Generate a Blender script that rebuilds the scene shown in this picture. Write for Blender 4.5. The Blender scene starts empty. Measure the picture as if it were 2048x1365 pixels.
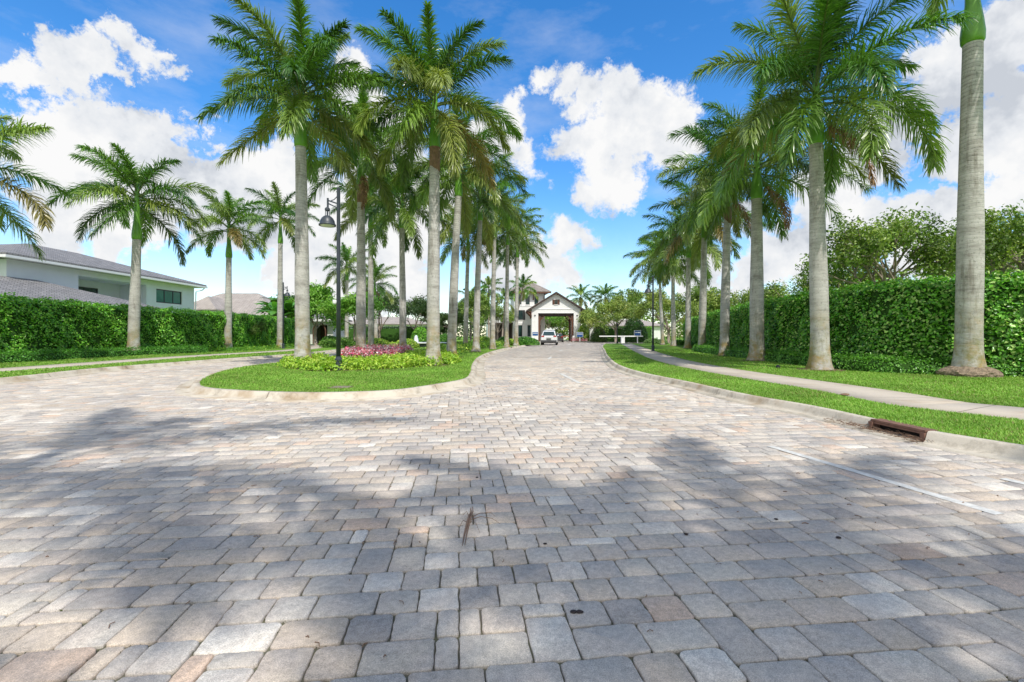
import bpy, math, random
import numpy as np
R = math.radians
PI = math.pi
F_, HZ, CH = 930.0, 672.0, 1.05          # focal length in px, horizon row, eye height
LZ = 0.10                                 # lawn level
def G(u, v, z=LZ):
    Y = F_*(CH-z)/(v-HZ)
    return ((u-1024)*Y/F_, Y)
def ZH(v, Y): return CH + (HZ-v)*Y/F_
def XU(u, Y): return (u-1024)*Y/F_
C = bpy.data.collections.new('scene'); bpy.context.scene.collection.children.link(C)
SUN_AZ, SUN_EL = -22.0, 54.0              # sun stands behind the camera, to the right

# ------------------------------------------------------------------ materials
def nodes(m): return m.node_tree.nodes, m.node_tree.links
def new_mat(name):
    m = bpy.data.materials.new(name); m.use_nodes = True
    return m
def ramp(n, stops):
    r = n.new('ShaderNodeValToRGB'); e = r.color_ramp.elements
    while len(e) < len(stops): e.new(0.5)
    for i, (p, c) in enumerate(stops):
        e[i].position = p; e[i].color = (*c, 1) if len(c) == 3 else c
    return r
def noise(n, l, scale, detail=4, rough=.55, vec=None, dim='3D'):
    t = n.new('ShaderNodeTexNoise'); t.inputs['Scale'].default_value = scale
    t.inputs['Detail'].default_value = detail; t.inputs['Roughness'].default_value = rough
    if vec is not None: l.new(vec, t.inputs['Vector'])
    return t
def mix(n, l, a, b, fac, mode='MIX'):
    x = n.new('ShaderNodeMix'); x.data_type = 'RGBA'; x.blend_type = mode
    for k, s in ((6, a), (7, b)):
        if hasattr(s, 'is_linked') or hasattr(s, 'links'): l.new(s, x.inputs[k])
        else: x.inputs[k].default_value = (*s, 1)
    if hasattr(fac, 'links'): l.new(fac, x.inputs[0])
    else: x.inputs[0].default_value = fac
    return x.outputs[2]
def math_(n, l, op, a, b=None, clamp=False):
    x = n.new('ShaderNodeMath'); x.operation = op; x.use_clamp = clamp
    for k, s in ((0, a), (1, b)):
        if s is None: continue
        if hasattr(s, 'links'): l.new(s, x.inputs[k])
        else: x.inputs[k].default_value = s
    return x.outputs[0]
def bump(n, l, h, bsdf, dist=.01, st=.6):
    b = n.new('ShaderNodeBump'); b.inputs['Distance'].default_value = dist; b.inputs['Strength'].default_value = st
    l.new(h, b.inputs['Height']); l.new(b.outputs[0], bsdf.inputs['Normal'])
def M(name, col, rough=.6, var=.12, scale=6, metal=0, bmp=0, spec=None, coat=0):
    m = new_mat(name); n, l = nodes(m); b = n['Principled BSDF']
    b.inputs['Roughness'].default_value = rough; b.inputs['Metallic'].default_value = metal
    if spec is not None: b.inputs['Specular IOR Level'].default_value = spec
    if coat: b.inputs['Coat Weight'].default_value = coat
    tc = n.new('ShaderNodeTexCoord')
    t = noise(n, l, scale, 6, .6, tc.outputs['Object'])
    c = np.array(col)
    r = ramp(n, [(.25, tuple(c*(1-var))), (.75, tuple(np.minimum(c*(1+var), .95)))])
    l.new(t.outputs['Fac'], r.inputs['Fac']); l.new(r.outputs[0], b.inputs['Base Color'])
    if bmp: bump(n, l, t.outputs['Fac'], b, bmp)
    return m
def M_leaf(name, col, rough=.45, trans=.3, spec=.5):
    """foliage: base colour times the per-leaf 'Col' attribute, with light passing through"""
    m = new_mat(name); n, l = nodes(m); b = n['Principled BSDF']
    a = n.new('ShaderNodeAttribute'); a.attribute_name = 'Col'
    c = mix(n, l, a.outputs['Color'], col, 1.0, 'MULTIPLY')
    l.new(c, b.inputs['Base Color']); b.inputs['Roughness'].default_value = rough
    b.inputs['Specular IOR Level'].default_value = spec
    tr = n.new('ShaderNodeBsdfTranslucent')
    c2 = mix(n, l, c, (1.3, 1.35, .6), 1.0, 'MULTIPLY'); l.new(c2, tr.inputs['Color'])
    ms = n.new('ShaderNodeMixShader'); ms.inputs[0].default_value = trans
    l.new(b.outputs[0], ms.inputs[1]); l.new(tr.outputs[0], ms.inputs[2])
    l.new(ms.outputs[0], n['Material Output'].inputs['Surface'])
    return m

def mat_pavers():
    m = new_mat('pavers'); n, l = nodes(m); b = n['Principled BSDF']
    a = n.new('ShaderNodeAttribute'); a.attribute_name = 'Col'
    tc = n.new('ShaderNodeTexCoord'); P = tc.outputs['Object']
    n1 = noise(n, l, 5.5, 3, .5, P)                       # blotches inside stones: salmon against grey
    r1 = ramp(n, [(.40, (0, 0, 0)), (.62, (1, 1, 1))]); l.new(n1.outputs['Fac'], r1.inputs['Fac'])
    f1 = math_(n, l, 'MULTIPLY', r1.outputs[0], .5)
    c = mix(n, l, a.outputs['Color'], (.60, .52, .455), f1)
    n2 = noise(n, l, 260, 3, .8, P)                        # fine aggregate speckle
    r2 = ramp(n, [(.3, (.45, .45, .45)), (.5, (1, 1, 1)), (.68, (1.5, 1.5, 1.5))]); l.new(n2.outputs['Fac'], r2.inputs['Fac'])
    c = mix(n, l, c, r2.outputs[0], .8, 'MULTIPLY')
    n3 = noise(n, l, 38, 5, .65, P)
    r3 = ramp(n, [(.3, (.72, .72, .72)), (.62, (1.10, 1.10, 1.09))]); l.new(n3.outputs['Fac'], r3.inputs['Fac'])
    c = mix(n, l, c, r3.outputs[0], .8, 'MULTIPLY')
    n4 = noise(n, l, .55, 4, .6, P)                        # tyre grime and weathering over metres
    r4 = ramp(n, [(.32, (.76, .76, .78)), (.58, (1.04, 1.03, 1.01))]); l.new(n4.outputs['Fac'], r4.inputs['Fac'])
    c = mix(n, l, c, r4.outputs[0], .8, 'MULTIPLY')
    l.new(c, b.inputs['Base Color']); b.inputs['Roughness'].default_value = .85
    b.inputs['Specular IOR Level'].default_value = .25
    s = math_(n, l, 'MULTIPLY', n2.outputs['Fac'], .35); h = math_(n, l, 'ADD', s, n3.outputs['Fac'])
    bump(n, l, h, b, .004, .5)
    return m
def mat_bed():
    m = new_mat('joint_sand'); n, l = nodes(m); b = n['Principled BSDF']
    tc = n.new('ShaderNodeTexCoord'); P = tc.outputs['Object']
    t = noise(n, l, 3, 6, .7, P); r = ramp(n, [(.35, (.20, .18, .15)), (.55, (.15, .15, .09)), (.7, (.26, .23, .18))])
    l.new(t.outputs['Fac'], r.inputs['Fac']); l.new(r.outputs[0], b.inputs['Base Color']); b.inputs['Roughness'].default_value = 1
    t2 = noise(n, l, 120, 3, .7, P); bump(n, l, t2.outputs['Fac'], b, .01, .8)
    return m
def mat_concrete(name, col=(.62, .56, .46), stain=(.36, .25, .14), joints=0.0, dark=True):
    m = new_mat(name); n, l = nodes(m); b = n['Principled BSDF']
    tc = n.new('ShaderNodeTexCoord'); P = tc.outputs['Object']
    t = noise(n, l, 1.3, 6, .65, P); r = ramp(n, [(.35, stain), (.5, col), (.8, tuple(min(.85, x*1.12) for x in col))])
    l.new(t.outputs['Fac'], r.inputs['Fac'])
    c = mix(n, l, r.outputs[0], col, .3)
    if dark:
        t3 = noise(n, l, 2.1, 5, .8, P); r3 = ramp(n, [(.50, (1, 1, 1)), (.66, (.48, .46, .43))]); l.new(t3.outputs['Fac'], r3.inputs['Fac'])
        c = mix(n, l, c, r3.outputs[0], .8, 'MULTIPLY')
    t2 = noise(n, l, 160, 3, .7, P); r2 = ramp(n, [(.3, (.82, .82, .82)), (.7, (1.08, 1.08, 1.08))]); l.new(t2.outputs['Fac'], r2.inputs['Fac'])
    c = mix(n, l, c, r2.outputs[0], .8, 'MULTIPLY')
    if joints:
        uv = n.new('ShaderNodeAttribute'); uv.attribute_name = 'run'
        f = math_(n, l, 'FRACT', math_(n, l, 'DIVIDE', uv.outputs['Fac'], joints))
        k = math_(n, l, 'LESS_THAN', f, .018/joints)
        c = mix(n, l, c, (.16, .13, .10), math_(n, l, 'MULTIPLY', k, .8))
    l.new(c, b.inputs['Base Color']); b.inputs['Roughness'].default_value = .9
    b.inputs['Specular IOR Level'].default_value = .25
    bump(n, l, t2.outputs['Fac'], b, .003, .5)
    return m
def mat_lawn():
    m = new_mat('turf'); n, l = nodes(m); b = n['Principled BSDF']
    tc = n.new('ShaderNodeTexCoord'); P = tc.outputs['Object']
    t = noise(n, l, .7, 5, .6, P); r = ramp(n, [(.3, (.14, .27, .035)), (.55, (.19, .34, .05)), (.75, (.26, .40, .075))])
    l.new(t.outputs['Fac'], r.inputs['Fac'])
    t2 = noise(n, l, 45, 4, .8, P); r2 = ramp(n, [(.3, (.55, .6, .5)), (.6, (1.1, 1.1, 1.1))]); l.new(t2.outputs['Fac'], r2.inputs['Fac'])
    c = mix(n, l, r.outputs[0], r2.outputs[0], .8, 'MULTIPLY')
    l.new(c, b.inputs['Base Color']); b.inputs['Roughness'].default_value = .95; b.inputs['Specular IOR Level'].default_value = .1
    bump(n, l, t2.outputs['Fac'], b, .04, .7)
    return m
def mat_trunk():
    m = new_mat('palm_bark'); n, l = nodes(m); b = n['Principled BSDF']
    tc = n.new('ShaderNodeTexCoord'); P = tc.outputs['Object']
    oi = n.new('ShaderNodeObjectInfo'); off = n.new('ShaderNodeCombineXYZ')
    l.new(math_(n, l, 'MULTIPLY', oi.outputs['Random'], 30.0), off.inputs[0])
    va = n.new('ShaderNodeVectorMath'); va.operation = 'ADD'; l.new(P, va.inputs[0]); l.new(off.outputs[0], va.inputs[1]); P2 = va.outputs[0]
    sep = n.new('ShaderNodeSeparateXYZ'); l.new(P, sep.inputs[0])
    mp = n.new('ShaderNodeMapping'); mp.inputs['Scale'].default_value = (1, 1, 3.5); l.new(P2, mp.inputs[0])
    t = noise(n, l, 1.6, 6, .7, mp.outputs[0])
    r = ramp(n, [(.28, (.26, .24, .215)), (.45, (.46, .44, .405)), (.72, (.64, .62, .58))]); l.new(t.outputs['Fac'], r.inputs['Fac'])
    # leaf-scar rings
    wn = noise(n, l, 2.5, 2, .5, P2)
    zz = math_(n, l, 'ADD', math_(n, l, 'MULTIPLY', sep.outputs['Z'], 11.0), math_(n, l, 'MULTIPLY', wn.outputs['Fac'], 1.6))
    fr = math_(n, l, 'FRACT', zz)
    rr = ramp(n, [(0, (.5, .5, .5)), (.12, (.95, .95, .95)), (.85, (1.05, 1.05, 1.05)), (1, (.6, .6, .6))]); l.new(fr, rr.inputs['Fac'])
    up = math_(n, l, 'MULTIPLY', math_(n, l, 'SUBTRACT', sep.outputs['Z'], .8), .14, True)
    c = mix(n, l, r.outputs[0], rr.outputs[0], up, 'MULTIPLY')
    sm = n.new('ShaderNodeMapping'); sm.inputs['Scale'].default_value = (4, 4, .55); l.new(P2, sm.inputs[0])
    ts = noise(n, l, 1.3, 5, .7, sm.outputs[0]); rs = ramp(n, [(.55, (1, 1, 1)), (.68, (.52, .49, .45))]); l.new(ts.outputs['Fac'], rs.inputs['Fac'])
    c = mix(n, l, c, rs.outputs[0], .8, 'MULTIPLY')
    # lichen spots
    t3 = noise(n, l, 16, 5, .75, P2); r3 = ramp(n, [(.56, (0, 0, 0)), (.63, (1, 1, 1))]); l.new(t3.outputs['Fac'], r3.inputs['Fac'])
    c = mix(n, l, c, (.17, .17, .15), math_(n, l, 'MULTIPLY', r3.outputs[0], .6))
    # algae and orange growth near the foot
    low = n.new('ShaderNodeMapRange'); low.inputs[1].default_value = 2.0; low.inputs[2].default_value = .2; low.inputs[3].default_value = 0; low.inputs[4].default_value = 1
    l.new(sep.outputs['Z'], low.inputs[0])
    t4 = noise(n, l, 2.2, 5, .7, P2); r4 = ramp(n, [(.4, (0, 0, 0)), (.58, (1, 1, 1))]); l.new(t4.outputs['Fac'], r4.inputs['Fac'])
    t5 = noise(n, l, 5, 4, .7, P2); r5 = ramp(n, [(.4, (.22, .21, .05)), (.6, (.40, .27, .09))]); l.new(t5.outputs['Fac'], r5.inputs['Fac'])
    c = mix(n, l, c, r5.outputs[0], math_(n, l, 'MULTIPLY', math_(n, l, 'MULTIPLY', low.outputs[0], r4.outputs[0]), .95))
    l.new(c, b.inputs['Base Color']); b.inputs['Roughness'].default_value = .9; b.inputs['Specular IOR Level'].default_value = .2
    h = math_(n, l, 'ADD', math_(n, l, 'MULTIPLY', t3.outputs['Fac'], .5), math_(n, l, 'MULTIPLY', rr.outputs[0], .6))
    bump(n, l, h, b, .02, .5)
    return m
def mat_roof(name, c1, c2, axis='x', pitch=.33):
    m = new_mat(name); n, l = nodes(m); b = n['Principled BSDF']
    tc = n.new('ShaderNodeTexCoord'); P = tc.outputs['Object']
    br = n.new('ShaderNodeTexBrick'); br.inputs['Scale'].default_value = 1/pitch
    br.inputs['Mortar Size'].default_value = .05; br.inputs['Brick Width'].default_value = 1.0; br.inputs['Row Height'].default_value = .9
    br.inputs['Color1'].default_value = (*c1, 1); br.inputs['Color2'].default_value = (*c2, 1)
    br.inputs['Mortar'].default_value = (*(np.array(c1)*.4), 1)
    # courses follow height, tiles follow the run along the eave
    s = n.new('ShaderNodeSeparateXYZ'); l.new(P, s.inputs[0])
    cb = n.new('ShaderNodeCombineXYZ')
    l.new(math_(n, l, 'ADD', s.outputs['X'], s.outputs['Y']), cb.inputs[0])
    l.new(math_(n, l, 'MULTIPLY', s.outputs['Z'], 2.6), cb.inputs[1])
    l.new(cb.outputs[0], br.inputs['Vector'])
    t = noise(n, l, 1.5, 5, .6, P); r = ramp(n, [(.3, (.75, .75, .75)), (.7, (1.15, 1.15, 1.15))]); l.new(t.outputs['Fac'], r.inputs['Fac'])
    c = mix(n, l, br.outputs['Color'], r.outputs[0], .8, 'MULTIPLY')
    l.new(c, b.inputs['Base Color']); b.inputs['Roughness'].default_value = .8
    bump(n, l, br.outputs['Fac'], b, -.03, .6)
    return m

MT = dict(
    paver=mat_pavers(), bed=mat_bed(),
    kerb=mat_concrete('kerb_concrete', joints=3.0), walk=mat_concrete('walk_concrete', (.58, .51, .42), (.46, .37, .27), joints=1.5, dark=False),
    lawn=mat_lawn(), trunk=mat_trunk(),
    blade=M_leaf('grass_blades', (1, 1, 1), .6, .25, .2),
    frond=M_leaf('palm_leaflets', (1, 1, 1), .33, .25, .75),
    leaf=M_leaf('leaves', (1, 1, 1), .42, .28, .45),
    hedge=M_leaf('hedge_leaves', (1, 1, 1), .33, .2, .55),
    petal=M_leaf('petals', (1, 1, 1), .6, .12, .2),
    shaft=M('crownshaft_green', (.14, .34, .035), .35, .3, 1.5, spec=.5),
    dead=M_leaf('dead_frond', (1, 1, 1), .8, .15, .1),
    bark=M('bark', (.30, .25, .20), .9, .35, 7, bmp=.03),
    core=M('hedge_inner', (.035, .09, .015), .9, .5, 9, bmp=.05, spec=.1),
    root=M('root_mass', (.26, .20, .14), 1, .6, 22, bmp=.05),
    soil=M('mulch', (.11, .065, .04), 1, .5, 30, bmp=.03),
    lampmetal=M('dark_grey_paint', (.045, .055, .070), .42, .2, 8, spec=.5),
    black=M('black_metal', (.018, .02, .022), .4, .2, 8),
    glassw=M('frosted_lens', (.75, .75, .68), .35, .03, 5),
    white=M('white_render', (.84, .84, .82), .8, .05, 1.2, bmp=.004),
    whitec=M('white_render_cool', (.80, .82, .84), .8, .05, 1.2),
    trim=M('white_trim', (.86, .86, .85), .6, .03, 3),
    brown=M('brown_timber', (.13, .055, .032), .65, .35, 5),
    darkwood=M('dark_timber', (.05, .032, .026), .6, .3, 5),
    shutter=M('dark_shutter', (.025, .03, .032), .5, .2, 6),
    glass=M('window_glass', (.02, .05, .05), .08, .3, 1.5, spec=.9),
    glassg=M('green_window_glass', (.09, .24, .20), .12, .25, 1.2, spec=.9),
    frameblk=M('black_frame', (.02, .02, .022), .4, .1, 5),
    roofg=mat_roof('grey_tiles', (.21, .205, .205), (.28, .27, .265)),
    roofb=mat_roof('beige_tiles', (.40, .35, .31), (.47, .42, .38)),
    roofp=mat_roof('portal_tiles', (.26, .22, .19), (.36, .31, .27)),
    carwhite=M('white_car_paint', (.80, .81, .82), .25, .02, 2, coat=.7, spec=.6),
    carred=M('dark_red_car_paint', (.05, .012, .010), .25, .05, 2, coat=.7, spec=.6),
    tyre=M('tyre_rubber', (.02, .02, .02), .8, .2, 20),
    rim=M('alloy_rim', (.45, .45, .46), .3, .05, 5, metal=.8),
    plastic=M('grey_plastic', (.06, .06, .065), .6, .1, 9),
    redlens=M('red_lens', (.45, .02, .015), .2, .1, 9),
    chrome=M('chrome', (.6, .6, .62), .15, .05, 5, metal=1),
    rust=M('rusty_iron', (.19, .10, .07), .85, .4, 14, bmp=.01),
    darkvoid=M('dark_chamber', (.02, .015, .012), 1, .3, 5),  # near-black, holds the shade inside the inlet in its colour
    blue=M('blue_sign', (.02, .09, .28), .5, .1, 5),
    red=M('red_paint', (.45, .02, .02), .5, .1, 5),
    paint=M('road_paint', (.62, .61, .57), .8, .3, 22),
    water=M('water_spray', (.75, .80, .85), .25, .1, 12),
    basin=M('dark_basin', (.04, .05, .055), .3, .3, 4),
    stem=M('stem', (.14, .2, .05), .7, .2, 5),
    dry=M('dry_brown', (.22, .135, .085), .8, .4, 12),
    seed=M('dark_seed', (.03, .02, .018), .7, .3, 40),
)

# ------------------------------------------------------------------ mesh helpers
def link(o, parent=None):
    C.objects.link(o)
    if parent is not None: o.parent = parent
    return o
def np_mesh(name, V, F, mat, parent=None, col=None, smooth=False, mi=None, mats=None, run=None):
    """V (n,3); F (m,k) int array or list of arrays with differing k"""
    V = np.ascontiguousarray(V, dtype=np.float32)
    Fs = F if isinstance(F, list) else [F]
    Fs = [np.asarray(f, dtype=np.int32) for f in Fs if len(f)]
    me = bpy.data.meshes.new(name)
    me.vertices.add(len(V)); me.vertices.foreach_set('co', V.ravel())
    li = np.concatenate([f.ravel() for f in Fs]); cnt = np.concatenate([np.full(len(f), f.shape[1], np.int32) for f in Fs])
    st = np.concatenate([[0], np.cumsum(cnt)[:-1]]).astype(np.int32)
    me.loops.add(len(li)); me.loops.foreach_set('vertex_index', li)
    me.polygons.add(len(cnt)); me.polygons.foreach_set('loop_start', st)
    try: me.polygons.foreach_set('loop_total', cnt)
    except Exception: pass
    if smooth: me.polygons.foreach_set('use_smooth', np.ones(len(cnt), bool))
    if mats:
        for x in mats: me.materials.append(x)
        me.polygons.foreach_set('material_index', np.asarray(mi, np.int32))
    else: me.materials.append(mat)
    me.update(calc_edges=True)
    if col is not None:
        a = me.attributes.new('Col', 'FLOAT_COLOR', 'POINT')
        c4 = np.ones((len(V), 4), np.float32); c4[:, :3] = col
        a.data.foreach_set('color', c4.ravel())
    if run is not None:
        a = me.attributes.new('run', 'FLOAT', 'POINT'); a.data.foreach_set('value', np.asarray(run, np.float32))
    me.validate()
    return link(bpy.data.objects.new(name, me), parent)
class MB:
    def __init__(s): s.v = []; s.f = []
    def add(s, V, Fc):
        o = len(s.v); s.v += [tuple(map(float, p)) for p in V]; s.f += [tuple(int(i)+o for i in f) for f in Fc]; return s
    def box(s, a, b, rot=0, bev=0):
        (x0, y0, z0), (x1, y1, z1) = a, b
        V = [(x0, y0, z0), (x1, y0, z0), (x1, y1, z0), (x0, y1, z0), (x0, y0, z1), (x1, y0, z1), (x1, y1, z1), (x0, y1, z1)]
        if rot:
            cx, cy = (x0+x1)/2, (y0+y1)/2; c, q = math.cos(rot), math.sin(rot)
            V = [(cx+(x-cx)*c-(y-cy)*q, cy+(x-cx)*q+(y-cy)*c, z) for x, y, z in V]
        return s.add(V, [(0, 3, 2, 1), (4, 5, 6, 7), (0, 1, 5, 4), (1, 2, 6, 5), (2, 3, 7, 6), (3, 0, 4, 7)])
    def beam(s, p, q, w, h):
        p, q = np.array(p, float), np.array(q, float); d = q-p; d /= np.linalg.norm(d)
        up = np.array([0, 0, 1.]) if abs(d[2]) < .95 else np.array([0, 1., 0])
        a = np.cross(d, up); a /= np.linalg.norm(a); b = np.cross(a, d)
        V = [e + sx*a*w/2 + sy*b*h/2 for e in (p, q) for sx, sy in ((-1, -1), (1, -1), (1, 1), (-1, 1))]
        return s.add(V, [(0, 1, 2, 3), (7, 6, 5, 4), (0, 4, 5, 1), (1, 5, 6, 2), (2, 6, 7, 3), (3, 7, 4, 0)])
    def tube(s, path, rad, n=8):
        V, Fc = tube_np(path, rad, n); return s.add(V, Fc)
    def lathe(s, prof, c=(0, 0), n=20):
        V = []; m = len(prof)
        for r, z in prof:
            for k in range(n): V.append((c[0]+r*math.cos(2*PI*k/n), c[1]+r*math.sin(2*PI*k/n), z))
        Fc = [(i*n+k, i*n+(k+1) % n, (i+1)*n+(k+1) % n, (i+1)*n+k) for i in range(m-1) for k in range(n)]
        Fc += [tuple(range(n))[::-1], tuple((m-1)*n+k for k in range(n))]
        return s.add(V, Fc)
    def prism(s, poly, axis, a, b):
        """poly: 2-D outline; axis: 'x','y','z' extrusion direction between a and b"""
        def P(p, t): return {'x': (t, p[0], p[1]), 'y': (p[0], t, p[1]), 'z': (p[0], p[1], t)}[axis]
        n = len(poly); V = [P(p, a) for p in poly]+[P(p, b) for p in poly]
        return s.add(V, [tuple(range(n))[::-1], tuple(range(n, 2*n))]+[(i, (i+1) % n, n+(i+1) % n, n+i) for i in range(n)])
    def build(s, name, mat, parent=None, smooth=False, bevel=0, col=None):
        me = bpy.data.meshes.new(name); me.from_pydata(s.v, [], s.f); me.materials.append(mat)
        if smooth:
            for p in me.polygons: p.use_smooth = True
        if col is not None:
            a = me.attributes.new('Col', 'FLOAT_COLOR', 'POINT'); a.data.foreach_set('color', np.tile(np.array([*col, 1.], np.float32), len(s.v)))
        me.update(); o = link(bpy.data.objects.new(name, me), parent)
        if bevel:
            md = o.modifiers.new('bevel', 'BEVEL'); md.width = bevel; md.segments = 2; md.limit_method = 'ANGLE'
        return o
def tube_np(path, rad, n=8):
    path = np.array(path, float); m = len(path); rad = np.broadcast_to(np.array(rad, float), (m,))
    t = np.gradient(path, axis=0); t /= np.linalg.norm(t, axis=1)[:, None]+1e-9
    ref = np.array([1., 0, 0]) if abs(t[0][0]) < .8 else np.array([0, 1., 0])
    a = np.cross(t, ref); a /= np.linalg.norm(a, axis=1)[:, None]+1e-9; b = np.cross(t, a)
    th = np.arange(n)*2*PI/n
    V = (path[:, None]+rad[:, None, None]*(np.cos(th)[None, :, None]*a[:, None]+np.sin(th)[None, :, None]*b[:, None])).reshape(-1, 3)
    Fc = [(i*n+k, i*n+(k+1) % n, (i+1)*n+(k+1) % n, (i+1)*n+k) for i in range(m-1) for k in range(n)]
    Fc += [tuple(range(n)), tuple((m-1)*n+k for k in range(n))[::-1]]
    return V, Fc
def thing(name, label, cat, loc=(0, 0, 0), rz=0, group=None):
    o = bpy.data.objects.new(name, None); o.location = loc; o.rotation_euler = (0, 0, rz); C.objects.link(o)
    o.empty_display_size = .2
    return tag(o, label, cat, group)
def tag(o, label=None, cat=None, group=None, kind=None):
    for k, v in (('label', label), ('category', cat), ('group', group), ('kind', kind)):
        if v: o[k] = v
    return o
def copy_tree(o, parent=None):
    c = o.copy(); C.objects.link(c); c.parent = parent
    for ch in list(o.children): copy_tree(ch, c)
    return c
def smooth_path(pts, step=.3, closed=False):
    P = np.array(pts, float); n = len(P); out = []
    rng_ = range(n if closed else n-1)
    for i in rng_:
        if closed: p0, p1, p2, p3 = P[(i-1) % n], P[i], P[(i+1) % n], P[(i+2) % n]
        else: p0, p1, p2, p3 = P[max(i-1, 0)], P[i], P[i+1], P[min(i+2, n-1)]
        # centripetal Catmull-Rom
        d1 = max(np.linalg.norm(p1-p0), 1e-3)**.5; d2 = max(np.linalg.norm(p2-p1), 1e-3)**.5; d3 = max(np.linalg.norm(p3-p2), 1e-3)**.5
        if np.allclose(p0, p1): m1 = p2-p1
        else: m1 = (p1-p0)/d1-(p2-p0)/(d1+d2)+(p2-p1)/d2; m1 = m1*d2
        if np.allclose(p2, p3): m2 = p2-p1
        else: m2 = (p2-p1)/d2-(p3-p1)/(d2+d3)+(p3-p2)/d3; m2 = m2*d2
        k = max(2, int(np.linalg.norm(p2-p1)/step))
        t = (np.arange(k)/k)[:, None]
        out.append((2*t**3-3*t**2+1)*p1+(t**3-2*t**2+t)*m1+(-2*t**3+3*t**2)*p2+(t**3-t**2)*m2)
    o = np.concatenate(out)
    return o if closed else np.vstack([o, P[-1]])
def normals2(P, closed=False):
    if closed: t = np.roll(P, -1, 0)-np.roll(P, 1, 0)
    else: t = np.gradient(P, axis=0)
    t /= np.linalg.norm(t, axis=1)[:, None]+1e-9
    return np.stack([t[:, 1], -t[:, 0]], 1)           # right-hand side of the travel direction
def inpoly(pts, poly):
    x, y = pts[:, 0], pts[:, 1]; c = np.zeros(len(pts), bool); n = len(poly)
    x1, y1 = poly[-1]
    for i in range(n):
        x2, y2 = poly[i]
        if y1 != y2:
            k = ((y1 > y) != (y2 > y)) & (x < (x2-x1)*(y-y1)/(y2-y1)+x1)
            c ^= k
        x1, y1 = x2, y2
    return c
def sample_poly(poly, dens, rng):
    poly = np.array(poly); lo, hi = poly.min(0), poly.max(0); n = int(np.prod(hi-lo)*dens)
    p = rng.random((n, 2))*(hi-lo)+lo
    return p[inpoly(p, poly)]
def flat(name, poly, z, mat, top=None, **kw):
    """a slab with its top at z (and side walls down to top-low)"""
    poly = np.array(poly); n = len(poly); lo = z-.2 if top is None else top
    V = [(x, y, z) for x, y in poly]+[(x, y, lo) for x, y in poly]
    mb = MB(); mb.add(V, [tuple(range(n))]+[(i, n+i, n+(i+1) % n, (i+1) % n) for i in range(n)])
    return mb.build(name, mat, **kw)
def sweep(name, P, side, prof, mat, closed=False, parent=None):
    """prof: list of (offset outward, z). side=+1 right-hand side, -1 left-hand side"""
    N = normals2(P, closed)*side; m, k = len(P), len(prof)
    V = np.zeros((m, k, 3)); s = np.concatenate([[0], np.cumsum(np.linalg.norm(np.diff(P, axis=0), axis=1))])
    for j, (o, z) in enumerate(prof): V[:, j, :2] = P+N*o; V[:, j, 2] = z
    idx = np.arange(m*k).reshape(m, k)
    if closed: a = idx; b = np.roll(idx, -1, 0)
    else: a, b = idx[:-1], idx[1:]
    Fq = np.stack([a[:, :-1], b[:, :-1], b[:, 1:], a[:, 1:]], -1).reshape(-1, 4)
    if side > 0: Fq = Fq[:, ::-1]
    return np_mesh(name, V.reshape(-1, 3), Fq, mat, parent, run=np.repeat(s, k), smooth=False)
KERB = [(-.02, LZ-.02), (0, LZ+.012), (.11, LZ+.012), (.135, LZ), (.175, .04), (.20, .016), (.23, .009), (.46, .007), (.465, -.03)]

# ------------------------------------------------------------------ layout of ground areas
rk = [(8.6, -12), (7.2, -6), (6.0, -1), (5.1, 1.8), (4.62, 3.2)]+[G(*p) for p in
      ((2048, 893), (1866, 864), (1758, 841), (1632, 814), (1500, 791), (1380, 765), (1291, 747), (1242, 732), (1217, 713), (1211, 702), (1206, 692))]+[(11.6, 57.5)]
RK = smooth_path(rk, .25)
lk = [(-15, -12), (-13, -6), (-12, 0), (-11.4, 5)]+[G(*p) for p in ((0, 757), (195, 737), (420, 720), (595, 707.5), (671, 699.5))]+[(-13.6, 40), (-17, 48), (-24, 58)]
LK = smooth_path(lk, .3)
isl = [G(*p) for p in ((400, 764.6), (410, 775), (457, 780), (574, 785), (662, 785.5), (779.5, 781.5), (867, 770), (926, 759), (940, 747), (944, 730), (956, 715), (981, 704), (1022, 694.5), (1060, 689))]
isl += [(3.2, 64), (0, 70), (-6, 66), (-11, 54), (-10.6, 44), (-9.4, 34), (-8.6, 26), (-8.3, 20)]+[G(*p) for p in ((486.5, 734), (428, 748.5))]
IS = smooth_path(isl, .25, True)
walk_r_near = [(7.5, -3), (6.4, 1)]+[G(*p) for p in ((2048, 841), (1805, 813.5), (1635, 781.6), (1400, 742), (1315, 722.6), (1278, 708), (1251, 693), (1242, 688))]
WRN = smooth_path(walk_r_near, .3)
walk_l_near = [(-15, -3), (-13.8, 4)]+[G(*p) for p in ((0, 744), (420, 712.5), (595, 701.5))]+[(-16, 40), (-20, 48), (-27, 57)]
WLN = smooth_path(walk_l_near, .4)
lawnR = np.vstack([RK, [(60, 57.5), (60, -12)]])
lawnL = np.vstack([LK, [(-70, 58), (-70, -12)]])
MED = smooth_path([(-8.5, -3.2), (-5, -2.0), (0, -1.8), (3.2, -2.2), (4.6, -3.6), (4.4, -6), (2.5, -12), (-8, -12), (-9.5, -6)], .4, True)   # the median behind the photographer

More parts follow.
